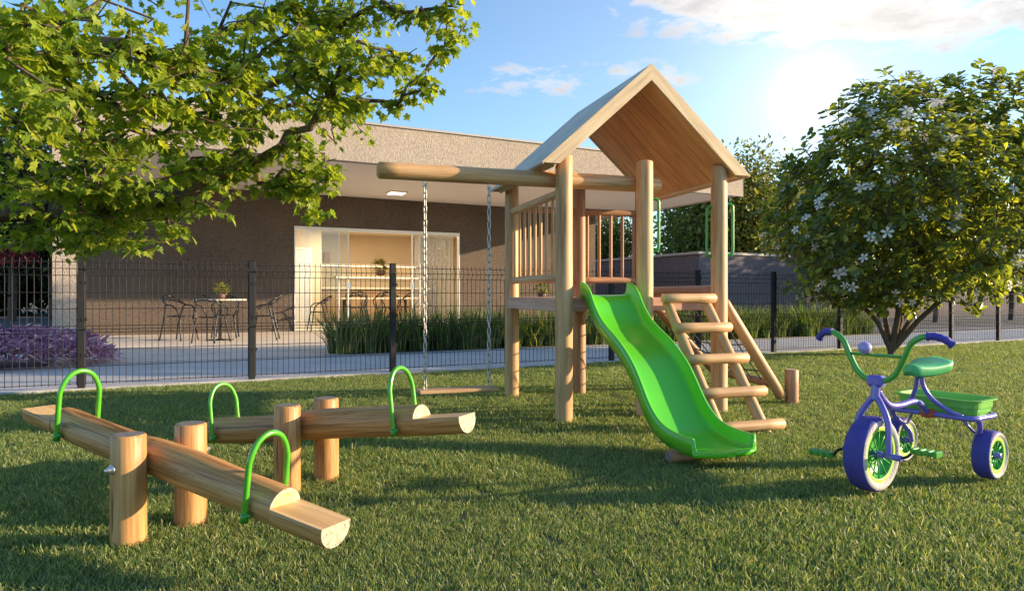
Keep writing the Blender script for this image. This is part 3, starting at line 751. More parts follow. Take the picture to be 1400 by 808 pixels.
# ------------------------------------------------------------------ play tower
B = V((0.353, 4.64, 0)); d1 = V((0.295, -0.955, 0)).normalized(); d2 = V((0.947, 0.320, 0)).normalized()
TRZ = math.atan2(d2.y, d2.x)
tower = empty('play_tower', B, 0, 'wooden play tower with pitched roof, green slide, ladder and swing beam', 'playground')
def T(a, o, z=0.0): return d2*a + d1*o + V((0, 0, z))      # a along the front, o toward the viewer, in tower coordinates
W2 = [M['wood'], M['end']]; WR = [M['wood_red'], M['end']]; WP = [M['wood_pale'], M['end']]
PW, PD = 0.62, 1.2
posts = {}
for nm, (aa, oo) in dict(B=(0, 0), D=(PW, 0), E=(2*PW, 0), A=(0, -PD), C=(PW, -PD), F=(2*PW, -PD)).items():
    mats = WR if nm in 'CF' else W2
    posts[nm] = log('post', T(aa, oo, -0.15), T(aa, oo, 1.80), 0.061, mats, tower, 0.0585, 22, 0.007, 0.0008, ord(nm))
# swing beam behind the front posts
log('swing_beam', T(-1.243, -0.115, 1.648), T(0.80, -0.115, 1.655), 0.054, W2, tower, 0.056, 22, 0.012, 0.001, 3)
# decks: side, front and right trim boards, deck planks
PT = 0.836
plank('deck_edge', T(-0.035, -PD + 0.02, PT - 0.047), T(-0.035, -0.03, PT - 0.047), 0.03, 0.094, [M['wood_pink']], tower)
plank('deck_edge', T(0.03, -0.035, PT - 0.047), T(2*PW + 0.02, -0.035, PT - 0.047), 0.03, 0.094, [M['wood_pink']], tower)
plank('deck_edge', T(2*PW + 0.035, -PD + 0.02, PT - 0.047), T(2*PW + 0.035, -0.06, PT - 0.047), 0.03, 0.094, [M['wood_pink']], tower)
plank('deck_edge', T(0.03, -PD + 0.035, PT - 0.047), T(2*PW - 0.02, -PD + 0.035, PT - 0.047), 0.03, 0.094, [M['wood_pink']], tower)
nb_ = 11
for k in range(nb_):
    o0 = -PD + 0.065 + (PD - 0.13)*(k + 0.5)/nb_
    plank('deck_board', T(-0.015, o0, PT - 0.016), T(2*PW + 0.015, o0, PT - 0.016), (PD - 0.13)/nb_ - 0.006, 0.024, [M['wood_pink']], tower)
# railings
def railing(name, p0, p1, z0, z1, nbal, mats, rb, rr=0.029, tilt=0.0):
    p0 = V(p0); p1 = V(p1)
    top = log(name, p0 + V((0, 0, z1)), p1 + V((0, 0, z1)), rr, mats, tower, None, 14, 0.004)
    log('lower_rail', p0 + V((0, 0, z0)), p1 + V((0, 0, z0)), rr, mats, top, None, 14, 0.004)
    for k in range(nbal):
        q = p0 + (p1 - p0)*((k + 0.7)/(nbal + 0.4))
        log('baluster', q + V((0, 0, z0)), q + V((0, 0, z1)), rb, mats, top, None, 10, 0.003)
railing('upper_rail', T(0, -PD), T(0, 0), 0.975, 1.555, 9, W2, 0.0125)
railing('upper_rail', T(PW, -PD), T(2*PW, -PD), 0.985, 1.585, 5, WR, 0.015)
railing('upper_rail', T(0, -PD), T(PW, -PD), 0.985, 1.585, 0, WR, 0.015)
# roof
RM, HW, ZE, ZR = 0.623, 0.822, 1.725, 2.462
O0, O1 = 0.10, -1.24
for sgn in (-1, 1):
    ridge = lambda o, dz=0.0: T(RM, o, ZR + dz)
    eave = lambda o, dz=0.0: T(RM + sgn*HW, o, ZE + dz)
    sl_dir = (eave(0) - ridge(0)).normalized(); nrm = (d1.cross(sl_dir)).normalized()
    if nrm.z < 0: nrm = -nrm
    th = 0.086
    # top covering board, fascia boards, soffit boards
    top_mat = M['wood_grey']
    # grey covering boards on top, laid along the ridge
    ncov = 8; SL = (eave(0) - ridge(0)).length
    for k in range(ncov):
        c0 = SL*(k + 0.5)/ncov; w = SL/ncov - 0.0025
        plank('roof_cover_board', ridge(O0 - 0.003) + sl_dir*c0 - nrm*0.008, ridge(O1 + 0.003) + sl_dir*c0 - nrm*0.008, w, 0.016, [top_mat], tower, up=nrm, bev=0.0015)
    inset = 0.016
    nbd = 13; span = (O0 - O1) - 0.056
    for k in range(nbd):
        oc = O0 - 0.028 - span*(k + 0.5)/nbd
        plank('roof_board', ridge(oc) + sl_dir*0.004 - nrm*(inset + 0.033), eave(oc) - sl_dir*0.092 - nrm*(inset + 0.033), span/nbd - 0.003, 0.064, [M['wood_roof']], tower, up=nrm, bev=0.003)
    for oc in (O0 - 0.012, O1 + 0.012):
        # barge board mitred at the ridge: quad prism
        bb = MB(); off = 0.012
        zt = ridge(oc); zb = zt - V((0, 0, th/abs(nrm.z)))
        et = eave(oc); eb = et - V((0, 0, th/abs(nrm.z)))
        et2 = et - nrm*0.0; 
        # cut the lower tip level
        tipin = eb - sl_dir*(th/abs(nrm.z)*abs(sl_dir.z)*0.0)
        lvl = et - d2*sgn*(th/abs(nrm.z)/ (abs(sl_dir.z)/abs(sl_dir.x*d2.x + sl_dir.y*d2.y)))
        pts = [zt - nrm*0.0, et, lvl, zb]
        vs = [q + d1*off for q in pts] + [q - d1*off for q in pts]
        fs = [(0,1,2,3), (7,6,5,4), (0,4,5,1), (1,5,6,2), (2,6,7,3), (3,7,4,0)]
        if sgn < 0: fs = [f[::-1] for f in fs]
        Mx = axis_frame(zt, et)
        inv = Mx.inverted()
        MB().add([inv @ v for v in vs], fs).build('barge_board', [M['wood_pale']], tower, Mx)
    # eave board closing the lower edge
    e0 = eave(O0 - 0.026); e1 = eave(O1 + 0.026)
    plank('eave_board', e0 - sl_dir*0.077 - nrm*(inset + 0.033), e1 - sl_dir*0.077 - nrm*(inset + 0.033), 0.026, 0.064, [M['wood_pale']], tower, up=nrm)

# slide
def slide():
    prof = [(-0.06, 0.835), (0.0, 0.825), (0.05, 0.79), (0.116, 0.715), (0.22, 0.628), (0.336, 0.565), (0.45, 0.515), (0.56, 0.455), (0.66, 0.385), (0.74, 0.305), (0.82, 0.215), (0.906, 0.140), (1.0, 0.09), (1.1, 0.064), (1.22, 0.055), (1.30, 0.056), (1.345, 0.057), (1.352, 0.057), (1.365, 0.057), (1.38, 0.058), (1.395, 0.058), (1.404, 0.058), (1.408, 0.058)]
    P = catmull([(l, 0, z) for l, z in prof], 4)
    ac = PW/2; hw = 0.185
    b = MB(); rings = []
    n = len(P)
    for i, p in enumerate(P):
        t = (P[min(i+1, n-1)] - P[max(i-1, 0)]).normalized(); nn = V((-t.z, 0, t.x))
        l = p.x
        wh = 0.092                                 # wall height over the underside
        if l < 0.06: wh = 0.092 + 0.02*(0.06 - l)/0.12
        fade = 1.0 if l < 1.346 else max(0.0, 1 - (l - 1.346)/0.005)
        wh = 0.022 + (wh - 0.022)*fade
        w = hw if l < 1.35 else hw*max(0.0, 1 - ((l - 1.35)/0.0585)**2)**0.5
        lip = 0.012
        # section across: outer bottom, outer top lip, inner lip, inner bed corner (rounded), mirrored
        sec = [(-w, 0.0), (-w - 0.004, wh*0.55), (-w - 0.004, wh - 0.004), (-w + 0.002, wh), (-w + 0.014, wh - 0.002), (-w + 0.018, wh - 0.010 if fade > 0.5 else wh - 0.001),
               (-w + 0.024, max(0.040, 0.0) if fade > 0.5 else 0.0225), (-w + 0.036, 0.027 if fade > 0.5 else 0.0222), (-w + 0.06, 0.022), (0, 0.020)]
        full = sec + [(-x, h) for x, h in sec[-2::-1]]
        ring = []
        for x, h in full:
            q = p + nn*h
            x = max(-max(w, 0.05), min(max(w, 0.05), x)) if l > 1.352 else x
            ring.append(T(ac + x, 0.05 + q.x, q.z))
        # underside closes the section
        rings.append(ring)
    m = len(rings[0]); vs = [q for r_ in rings for q in r_]
    fs = []
    for i in range(n - 1):
        for k in range(m):
            k2 = (k + 1) % m
            fs.append((i*m + k, (i+1)*m + k, (i+1)*m + k2, i*m + k2))
    b.add(vs, fs, 0, [(k % m) != m - 1 for k in range(len(fs))])
    b.f.append(tuple(range(m))[::-1]); b.m.append(0); b.sm.append(False)
    b.f.append(tuple(range((n-1)*m, n*m))); b.m.append(0); b.sm.append(False)
    me = b.mesh('slide', M['slide'])
    o = put('slide', me, tower)
    return o
sl_o = slide()
log('support_log', T(PW/2 - 0.23, 0.05 + 1.19, 0.03), T(PW/2 + 0.23, 0.05 + 1.19, 0.03), 0.034, [M['wood_red'], M['end_grey']], sl_o, None, 18, 0.006)
# ladder
LA, LB = PW + 0.145, 2*PW - 0.155
lt, lb_ = (0.075, 0.80), (0.735, 0.0)
def ladp(a, t, dz=0.0): return T(a, lt[0] + (lb_[0] - lt[0])*t, lt[1] + (lb_[1] - lt[1])*t + dz)
lad = log('ladder_rail', ladp(LA, -0.02, -0.02), ladp(LA, 1.03, -0.02), 0.036, W2, tower, None, 16, 0.006)
log('ladder_rail', ladp(LB, -0.02, -0.02), ladp(LB, 1.03, -0.02), 0.036, W2, tower, None, 16, 0.006)
for k, t in enumerate((0.0, 0.25, 0.5, 0.75, 0.985)):
    e = 0.055 + 0.006*k
    log('rung', ladp(LA - e, t, 0.03) + d1*0.02, ladp(LB + e + 0.01*k, t, 0.03) + d1*0.02, 0.0345, W2, tower, None, 18, 0.006)
# net climber on the right side
NB = V((2.22, 5.42, 0)) - B; FB_ = V((2.03, 6.56, 0)) - B
log('stump', NB + V((0, 0, -0.1)), NB + V((0, 0, 0.265)), 0.052, WR, tower, None, 18, 0.007)
tE = T(2*PW + 0.075, -0.05, 0.80); tF = T(2*PW + 0.075, -PD + 0.05, 0.80)
bE = NB + V((-0.085, -0.01, 0.05)); bF = FB_ + V((-0.0, 0, 0.03))
log('climb_rail', tE, bE, 0.042, W2, tower, None, 16, 0.006)
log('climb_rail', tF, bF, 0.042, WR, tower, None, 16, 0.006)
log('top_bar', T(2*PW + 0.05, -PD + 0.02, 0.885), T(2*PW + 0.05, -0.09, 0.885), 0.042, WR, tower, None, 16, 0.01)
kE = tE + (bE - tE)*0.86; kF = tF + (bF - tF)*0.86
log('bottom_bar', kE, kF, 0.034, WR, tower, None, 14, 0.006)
net = MB()
def npt(u, v):   # u along rail, v across
    a_ = tE + (bE - tE)*u; b_ = tF + (bF - tF)*u
    q = a_ + (b_ - a_)*v; return q - V((0, 0, 0.035*math.sin(math.pi*v)*math.sin(math.pi*u)))
for k in range(1, 7):
    v = k/7
    net.tube([npt(u, v) for u in np.linspace(0.0, 0.86, 9)], 0.0055, 5)
for k in range(1, 6):
    u = 0.86*k/6
    net.tube([npt(u, v) for v in np.linspace(0.0, 1.0, 9)], 0.0055, 5)
net.build('rope_net', M['rope'], tower)
# grab handles
def grab(base, dirv, z0, z1, out, mat=M['gdark']):
    d = V(dirv).normalized(); r0 = 0.05
    pts = [base + d*r0 + V((0, 0, z1)), base + d*(r0 + out*0.75) + V((0, 0, z1)), base + d*(r0 + out) + V((0, 0, z1 - 0.035)),
           base + d*(r0 + out) + V((0, 0, (z0 + z1)/2)), base + d*(r0 + out) + V((0, 0, z0 + 0.035)), base + d*(r0 + out*0.75) + V((0, 0, z0)), base + d*r0 + V((0, 0, z0))]
    MB().tube(catmull(pts, 5), 0.0115, 8).build('grab_handle', mat, tower)
grab(T(PW, 0), d2*0.9 + d1*0.25, 1.17, 1.53, 0.05)
grab(T(PW, 0), d2*0.75 - d1*0.65, 1.13, 1.50, 0.05)
grab(T(2*PW, 0), d2*0.95 + d1*0.2, 1.15, 1.52, 0.055)
grab(T(2*PW, 0), -d2*0.9 - d1*0.3, 1.14, 1.50, 0.04)

# swing
sw0 = T(-0.935, -0.115); sw1 = T(-0.50, -0.115); sz = 0.238
swing = empty('swing', B + (sw0 + sw1)/2, TRZ, 'flat wooden plank swing on two silver chains under the beam', 'swing')
half = (sw1 - sw0).length/2
seat = MB().bbox((-0.265, -0.075, sz - 0.022), (0.265, 0.075, sz), 0.004).mesh('seat', M['wood_grey'])
def rotz_seat():
    # board grain along local Z
    b = MB().bbox((-0.011, -0.075, -0.265), (0.011, 0.075, 0.265), 0.004)
    Mx = Matrix.Translation((0, 0, sz - 0.011)) @ Matrix.Rotation(R(90), 4, 'Y')
    return b.build('seat', M['wood'], swing, Mx)
rotz_seat()
lk = []
for a_ in np.linspace(0, 2*math.pi, 16, endpoint=False):
    c_, s_ = math.cos(a_), math.sin(a_)
    lk.append((0.0105*c_, 0, 0.0115*s_ + math.copysign(0.0155, s_)))
link_me = MB().tube(lk, 0.0043, 6, closed=True).mesh('link', M['chain'])
for sx in (-1, 1):
    hook = MB().tube(catmull([(0, 0, 1.60), (0, 0, 1.585), (0.014, 0, 1.57), (0, 0, 1.556), (-0.014, 0, 1.57), (-0.004, 0, 1.583)], 4), 0.005, 6).lathe([(1.598, 0.0), (1.598, 0.02), (1.606, 0.02), (1.606, 0.0)], 12)
    cho = hook.build('chain', M['steel'], swing, Matrix.Translation((sx*half, 0, 0)))
    z = 1.55; k = 0; pitch = 0.0445; nlk = int((1.555 - sz)/pitch) + 1
    for k in range(nlk):
        zz = 1.542 - (1.542 - sz - 0.012)*k/(nlk - 1)
        put('link', link_me, cho, Matrix.Translation((sx*half, 0, zz)) @ Matrix.Rotation(R(45 + 90*(k % 2) + random.uniform(-8, 8)), 4, 'Z'))

# ------------------------------------------------------------------ seesaws
def make_seesaw(tilt):
    root = empty('seesaw', (0, 0, 0), 0)
    # local x along the log, y across (axle), z up
    for k, y in enumerate((-0.118, 0.118)):
        log('post', (0, y, -0.12), (0, y, 0.372), 0.058, [M['log'], M['end_grey']], root, 0.0555, 24, 0.006, 0.0012, 11 + k)
    Rt = Matrix.Translation((0, 0, 0.262)) @ Matrix.Rotation(-tilt, 4, 'Y')
    HL, CUT, r = 0.865, 0.645, 0.064
    # log body with two seat notches; local Z of mesh along the log
    b = MB(); n = 28
    def ring(x, top, rr, bend):
        vs = []
        for k in range(n):
            a_ = 2*math.pi*k/n
            yy, zz = rr*math.cos(a_), rr*math.sin(a_)
            if zz > top: zz = top
            vs.append((x, yy, zz + bend))
        return vs
    rg = random.Random(5)
    def bend(x): return 0.006*math.sin(x*3.1) + 0.003*math.sin(x*7.0 + 1)
    def rad(x): return r*(1 + 0.03*math.sin(x*4.2 + .6) + 0.015*math.sin(x*11.0))
    xs = list(np.linspace(-CUT, CUT, 25))
    rings = [ring(x, 9, rad(x)*(0.965 if abs(abs(x) - CUT) < 1e-6 else 1.0), bend(x)) for x in xs]
    vs = [q for rr_ in rings for q in rr_]; fs = []
    for i in range(len(rings) - 1):
        for k in range(n): fs.append((i*n + k, i*n + (k+1) % n, (i+1)*n + (k+1) % n, (i+1)*n + k))
    Mz = Matrix(((0, 0, 1, 0), (0, 1, 0, 0), (-1, 0, 0, 0), (0, 0, 0, 1)))      # mesh z -> root x, mesh x -> -root z
    inv = Mz.inverted()
    def tr(L_): return [inv @ V(q) for q in L_]
    b.add(tr(vs), [f[::-1] for f in fs], 0, True)
    for sgn in (-1, 1):
        xs2 = [sgn*x for x in (CUT, CUT + 0.07, CUT + 0.14, HL - 0.004, HL)]
        rr2 = [ring(x, 0.012, rad(x)*(0.96 if j == 4 else 1), bend(x)) for j, x in enumerate(xs2)]
        vs = [q for q_ in rr2 for q in q_]; fs = []; mi = []; sm = []
        for i in range(len(rr2) - 1):
            for k in range(n):
                f = (i*n + k, i*n + (k+1) % n, (i+1)*n + (k+1) % n, (i+1)*n + k)
                am = 2*math.pi*(k + 0.5)/n; flat = rad(xs2[i])*math.sin(am) > 0.012 - 0.004 and math.sin(am) > 0
                fs.append(f if sgn < 0 else f[::-1]); mi.append(2 if flat else 0); sm.append(not flat)
        fs.append(tuple(range((len(rr2)-1)*n, len(rr2)*n)) if sgn > 0 else tuple(range((len(rr2)-1)*n, len(rr2)*n))[::-1]); mi.append(1); sm.append(False)
        b.add(tr(vs), fs, mi, sm)
        # upright face of the notch
        x = sgn*CUT; rg_ = ring(x, 9, rad(x)*0.965, bend(x))
        fc = tuple(range(n)) if sgn > 0 else tuple(range(n))[::-1]
        b.add(tr(rg_), [fc], 3, False)
        rim_i = [(x + sgn*0.0012, q[1]*0.80, (q[2] - bend(x))*0.80 + bend(x)) for q in rg_]
        b.add(tr(rim_i), [fc], 4, False)
    lo = b.build('log', [M['log'], M['end_pale'], M['seatcut'], M['end_pale'], M['notch']], root, Rt @ Mz)
    for sgn in (-1, 1):
        x = sgn*0.555; w = 0.0765
        U = [(x, -w, -0.035), (x, -w, 0.09), (x, -w + 0.004, 0.15), (x, -0.045, 0.203), (x, 0, 0.222), (x, 0.045, 0.203), (x, w - 0.004, 0.15), (x, w, 0.09), (x, w, -0.035)]
        h = MB().tube(catmull(U, 5), 0.0098, 10).build('handle', M['gtube'], root, Rt)
        for s2 in (-1, 1):
            MB().lathe([(-0.018, 0.0), (-0.018, 0.013), (0.012, 0.013), (0.014, 0.0)], 12, Matrix.Translation((x, s2*w, -0.03))).tube([(x, s2*(w + 0.004), -0.025), (x + 0.02, s2*(w - 0.006), -0.025)], 0.008, 8).build('foot', M['gdark'], h, Rt)
    for s2 in (-1, 1):
        Mx = axis_frame((0, s2*0.172, 0.262), (0, s2*0.21, 0.262))
        MB().lathe([(0, 0.0), (0, 0.017), (0.006, 0.017), (0.007, 0.011), (0.016, 0.011), (0.018, 0.007), (0.027, 0.006), (0.028, 0.0)], 14).build('bolt', M['steel'], root, Mx)
    return root
TL = 0.123
g1 = V((0.86, -0.50, 0)).normalized(); g2 = V((0.875, -0.484, 0)).normalized()
ss1 = make_seesaw(-TL); ss1.location = (-1.265, 2.46, 0); ss1.rotation_euler = (0, 0, math.atan2(g1.y, g1.x))
tag(ss1, 'log seesaw tipped down toward the camera on the open lawn', 'seesaw', 'log seesaws')
ss1['label'] = 'log seesaw whose lower seat is the pale-ended one farther from the swing'
ss2 = make_seesaw(TL); ss2.location = (-0.926, 3.09, 0); ss2.rotation_euler = (0, 0, math.atan2(g2.y, g2.x))
tag(ss2, 'log seesaw with its raised end toward the wooden plank swing', 'seesaw', 'log seesaws')
ss1['label'] = 'log seesaw with its lowered end pointing into the open lawn, away from the swing'

# ------------------------------------------------------------------ tricycle
trike = empty('tricycle', (2.08, 3.298, 0.012), math.atan2(-0.56, -0.83), 'violet and green child tricycle with white sidewall tyres on the lawn', 'tricycle')
AX = Matrix.Rotation(R(-90), 4, 'X')     # lathe axis (Z) -> +Y
def wheel(x, y, r, w, spokes):
    C0 = Matrix.Translation((x, y, r)) @ AX
    hw = w/2; ri = r*0.73
    ty = MB(); prof = []
    for a_ in np.linspace(-1, 1, 13):
        prof.append((hw*a_*0.92, r - 0.012*w/0.1 - 0.0 + (0.012*w/0.1)*math.sqrt(max(0, 1 - abs(a_)**2.6))))
    prof = [(-hw*0.80, ri), (-hw*0.98, ri + 0.012), (-hw*1.02, r*0.86)] + prof + [(hw*1.02, r*0.86), (hw*0.98, ri + 0.012), (hw*0.80, ri)]
    L = len(prof); mis = [1, 1, 1] + [0]*(L - 7) + [1, 1, 1]
    mis = [1 if (i < 3 or i >= L - 4) else 0 for i in range(L - 1)]
    ty.lathe(prof, 48, C0, mis)
    wh = ty.build('wheel', [M['tyre'], M['sidewall']], trike)
    rim = MB()
    rim.lathe([(-hw*0.82, ri + 0.003), (-hw*0.86, ri - 0.006), (-hw*0.80, ri - 0.014)], 40, C0, 1)
    rim.lathe([(hw*0.82, ri + 0.003), (hw*0.86, ri - 0.006), (hw*0.80, ri - 0.014)], 40, C0, 1)
    rim.lathe([(-hw*0.80, ri - 0.014), (-hw*0.25, ri*0.80), (0, ri*0.40), (0, 0.018)], 40, C0, 0)
    rim.lathe([(hw*0.80, ri - 0.014), (hw*0.25, ri*0.80), (hw*0.06, ri*0.40), (hw*0.06, 0.018)], 40, C0, 0)
    rim.build('rim', [M['rim'], M['rimlip']], wh)
    sp = MB()
    for k in range(spokes):
        a_ = 2*math.pi*k/spokes
        for s2 in (-1, 1):
            p0 = C0 @ V((0.016*math.cos(a_), 0.016*math.sin(a_), s2*hw*0.55)); p1 = C0 @ V(((ri - 0.016)*math.cos(a_), (ri - 0.016)*math.sin(a_), s2*hw*0.66))
            sp.tube([p0, p1], 0.0035, 5)
    sp.build('spokes', M['rim'], wh)
    MB().lathe([(-hw*1.15, 0.0), (-hw*1.15, 0.012), (-hw*0.5, 0.017), (hw*0.5, 0.017), (hw*1.15, 0.012), (hw*1.15, 0.0)], 16, C0).build('hub', M['purple'], wh)
FX = 0.64
wheel(FX, 0, 0.160, 0.095, 12); wheel(0, 0.2, 0.111, 0.078, 10); wheel(0, -0.2, 0.111, 0.078, 10)
tr_ = 0.0125
# fork
fk = MB().tube(catmull([(FX - 0.035, 0, 0.465), (FX - 0.028, 0, 0.41), (FX - 0.024, 0, 0.385)], 3), 0.019, 12)
for s2 in (-1, 1):
    fk.tube(catmull([(FX - 0.026, s2*0.004, 0.405), (FX - 0.02, s2*0.032, 0.365), (FX - 0.008, s2*0.064, 0.30), (FX, s2*0.070, 0.22), (FX, s2*0.070, 0.150)], 5), 0.0135, 10)
    fk.tube([(FX, s2*0.045, 0.16), (FX, s2*0.125, 0.16)], 0.013, 10)
fk.build('fork', M['purple'], trike)
MB().bbox((FX - 0.062, -0.036, 0.443), (FX - 0.012, 0.036, 0.493), 0.012).build('stem_clamp', M['purple'], trike)
hb = []
half_pts = [(FX - 0.037, 0.0, 0.468), (FX - 0.037, 0.038, 0.473), (FX - 0.036, 0.082, 0.505), (FX - 0.033, 0.118, 0.575), (FX - 0.032, 0.145, 0.635), (FX - 0.036, 0.180, 0.664), (FX - 0.042, 0.212, 0.670)]
hpts = catmull([(x, -y, z) for x, y, z in half_pts[::-1]] + half_pts[1:], 5)
bar = MB().tube(hpts, 0.0128, 10).build('handlebar', M['trikegreen'], trike)
MB().tube([(FX - 0.033, -0.118, 0.580), (FX - 0.033, 0.118, 0.580)], 0.007, 8).build('crossbar', M['trikegreen'], bar)
for s2 in (-1, 1):
    gp = catmull([(FX - 0.042, s2*0.205, 0.670), (FX - 0.046, s2*0.235, 0.671), (FX - 0.060, s2*0.265, 0.660), (FX - 0.076, s2*0.288, 0.638)], 6)
    rads = [0.0185 if i in (0, 1, len(gp)-2, len(gp)-1) else 0.0155 + 0.0008*math.sin(i*1.6) for i in range(len(gp))]
    MB().tube(gp, rads, 12).build('grip', M['grip'], bar)
bell = MB().lathe([(0, 0.0), (0.004, 0.014), (0.015, 0.025), (0.028, 0.0285), (0.04, 0.027), (0.052, 0.02), (0.056, 0.0)], 20, axis_frame((FX + 0.005, -0.03, 0.606), (FX - 0.05, -0.055, 0.612))).build('bell', M['lilac'], bar)
# frame
CX, CZ = 0.12, 0.283
fr = MB()
fr.tube(catmull([(FX - 0.05, 0, 0.425), (FX - 0.09, 0, 0.385), (FX - 0.15, 0.0, 0.352), (0.40, 0.0, 0.345), (0.30, 0, 0.352), (0.235, 0, 0.342), (0.19, 0, 0.315), (0.155, 0, 0.288), (0.135, 0, CZ - 0.004)], 5), tr_ + 0.002, 10)
loop = catmull([(CX - 0.20, -0.185, CZ), (CX - 0.05, -0.195, CZ), (CX + 0.005, -0.19, CZ), (CX + 0.03, -0.15, CZ), (CX + 0.02, 0, CZ), (CX + 0.03, 0.15, CZ), (CX + 0.005, 0.19, CZ), (CX - 0.05, 0.195, CZ), (CX - 0.20, 0.185, CZ), (CX - 0.215, 0.0, CZ), (CX - 0.20, -0.185, CZ)], 4)
fr.tube(loop[:-1], tr_, 10, closed=True)
for s2 in (-1, 1):
    fr.tube(catmull([(CX - 0.02, s2*0.192, CZ), (CX - 0.05, s2*0.188, CZ - 0.05), (0.02, s2*0.150, 0.17), (0.0, s2*0.145, 0.111)], 4), tr_, 10)
    fr.tube([(0.0, s2*0.14, 0.111), (0, s2*0.23, 0.111)], 0.009, 8)
    fr.tube([(CX - 0.05, s2*0.10, CZ - 0.006), (0.025, s2*0.152, 0.20)], 0.006, 6)
    fr.tube(catmull([(0.225, s2*0.010, 0.475), (0.222, s2*0.016, 0.42), (0.20, s2*0.045, 0.36), (0.165, s2*0.10, 0.31), (CX + 0.02, s2*0.145, CZ + 0.004)], 5), 0.0105, 8)
fr.build('frame', M['purple'], trike)
MB().bbox((0.115, -0.03, CZ - 0.018), (0.165, 0.03, CZ + 0.02), 0.01).build('frame_clamp', M['red'], trike)
# saddle
sd = MB(); secs = []
for t in np.linspace(0, 1, 13):
    x = 0.33 - 0.27*t
    w = (0.026 + 0.076*(t**0.85)) if t < 0.85 else 0.0925*math.sqrt(max(0.03, 1 - ((t - 0.85)/0.155)**2))
    if t < 0.08: w *= 0.55
    zt = 0.508 + 0.024*t**2 - 0.008*math.sin(math.pi*t)
    hgt = 0.056 if 0.05 < t < 0.95 else 0.025
    ring = []
    for k in range(16):
        a_ = 2*math.pi*k/16
        yy = w*math.copysign(abs(math.cos(a_))**0.75, math.cos(a_)); zz = (0.016 if math.sin(a_) > 0 else hgt)*math.copysign(abs(math.sin(a_))**0.7, math.sin(a_))
        if math.sin(a_) < 0: zz *= 0.55 + 0.45*abs(math.cos(a_))
        ring.append((x, yy, zt + zz))
    secs.append(ring)
vs = [q for r_ in secs for q in r_]; fs = [(i*16 + k, i*16 + (k+1) % 16, (i+1)*16 + (k+1) % 16, (i+1)*16 + k) for i in range(12) for k in range(16)]
sd.add(vs, fs, 0, True); sd.f += [tuple(range(16))[::-1], tuple(range(192, 208))]; sd.m += [0, 0]; sd.sm += [False, False]
sd.build('saddle', M['saddle'], trike)
# basket
def rrect(hx, hy, r, z, n=5):
    o = []
    for cx_, cy_, a0 in ((hx - r, hy - r, 0), (-hx + r, hy - r, 90), (-hx + r, -hy + r, 180), (hx - r, -hy + r, 270)):
        for k in range(n + 1):
            a_ = R(a0 + 90*k/n); o.append((cx_ + r*math.cos(a_), cy_ + r*math.sin(a_), z))
    return o
bk = MB(); lv = [rrect(0.10, 0.165, 0.05, 0.272), rrect(0.105, 0.17, 0.052, 0.285), rrect(0.108, 0.174, 0.052, 0.315), rrect(0.112, 0.178, 0.054, 0.318), rrect(0.113, 0.18, 0.054, 0.35), rrect(0.128, 0.195, 0.06, 0.352), rrect(0.128, 0.195, 0.06, 0.358), rrect(0.108, 0.175, 0.052, 0.358), rrect(0.10, 0.166, 0.05, 0.283)]
m_ = len(lv[0]); vs = [(q[0] - 0.02, q[1], q[2]) for l_ in lv for q in l_]
fs = [(i*m_ + k, i*m_ + (k+1) % m_, (i+1)*m_ + (k+1) % m_, (i+1)*m_ + k) for i in range(len(lv)-1) for k in range(m_)]
bk.add(vs, fs, 0, False); bk.f += [tuple(range(m_))[::-1], tuple(range((len(lv)-1)*m_, len(lv)*m_))]; bk.m += [0, 0]; bk.sm += [False]*2
bk.build('basket', M['basket'], trike)
# cranks and pedals
for s2, ang in ((1, R(150)), (-1, R(-30))):
    dx_, dz_ = 0.062*math.cos(ang), 0.062*math.sin(ang)
    py = s2*0.195
    cr = MB().tube(catmull([(FX, s2*0.115, 0.16), (FX + dx_*0.3, s2*0.14, 0.16 + dz_*0.3), (FX + dx_, s2*0.15, 0.16 + dz_), (FX + dx_, s2*0.19, 0.16 + dz_)], 4), 0.006, 8).build('crank', M['black'], trike)
    pc = V((FX + dx_, py, 0.16 + dz_))
    b = MB()
    b.bbox(pc + V((-0.022, -0.05, -0.008)), pc + V((0.022, 0.05, 0.010)), 0.005)
    for yy in (-0.045, -0.015, 0.015, 0.045): b.bbox(pc + V((-0.028, yy - 0.007, -0.011)), pc + V((0.028, yy + 0.007, 0.014)), 0.003)
    b.build('pedal', M['trikegreen'], trike)

# ------------------------------------------------------------------ trees
def grow(points, seeds, step=0.22, jit=0.035, up=0.0, rg=None, bias=0.25):
    """connect every point to the nearest existing branch node; seeds: list of (pos, parent index)"""
    rg = rg or np.random.default_rng(1)
    cap = 60000
    P = np.zeros((cap, 3)); par = np.full(cap, -1); dist = np.zeros(cap); n = 0
    for p, q in seeds:
        P[n] = p; par[n] = q; dist[n] = 0 if q < 0 else dist[q] + np.linalg.norm(np.array(p) - P[q]); n += 1
    root = P[0].copy()
    tips = []
    order = np.argsort([np.min(np.linalg.norm(P[:n] - p, axis=1)) for p in points])
    for i in order:
        p = np.array(points[i]); d = np.linalg.norm(P[:n] - p, axis=1)
        j = int(np.argmin(d + bias*dist[:n]*0.35))
        L = d[j]; k = max(1, int(L/step)); prev = j; a = P[j].copy()
        for t in range(1, k + 1):
            f = t/k; q = a + (p - a)*f
            if t < k: q = q + rg.normal(0, jit, 3) + np.array([0, 0, up*math.sin(math.pi*f)*L])
            P[n] = q; par[n] = prev; dist[n] = dist[prev] + np.linalg.norm(q - P[prev]); prev = n; n += 1
        tips.append(prev)
    return P[:n], par[:n], tips
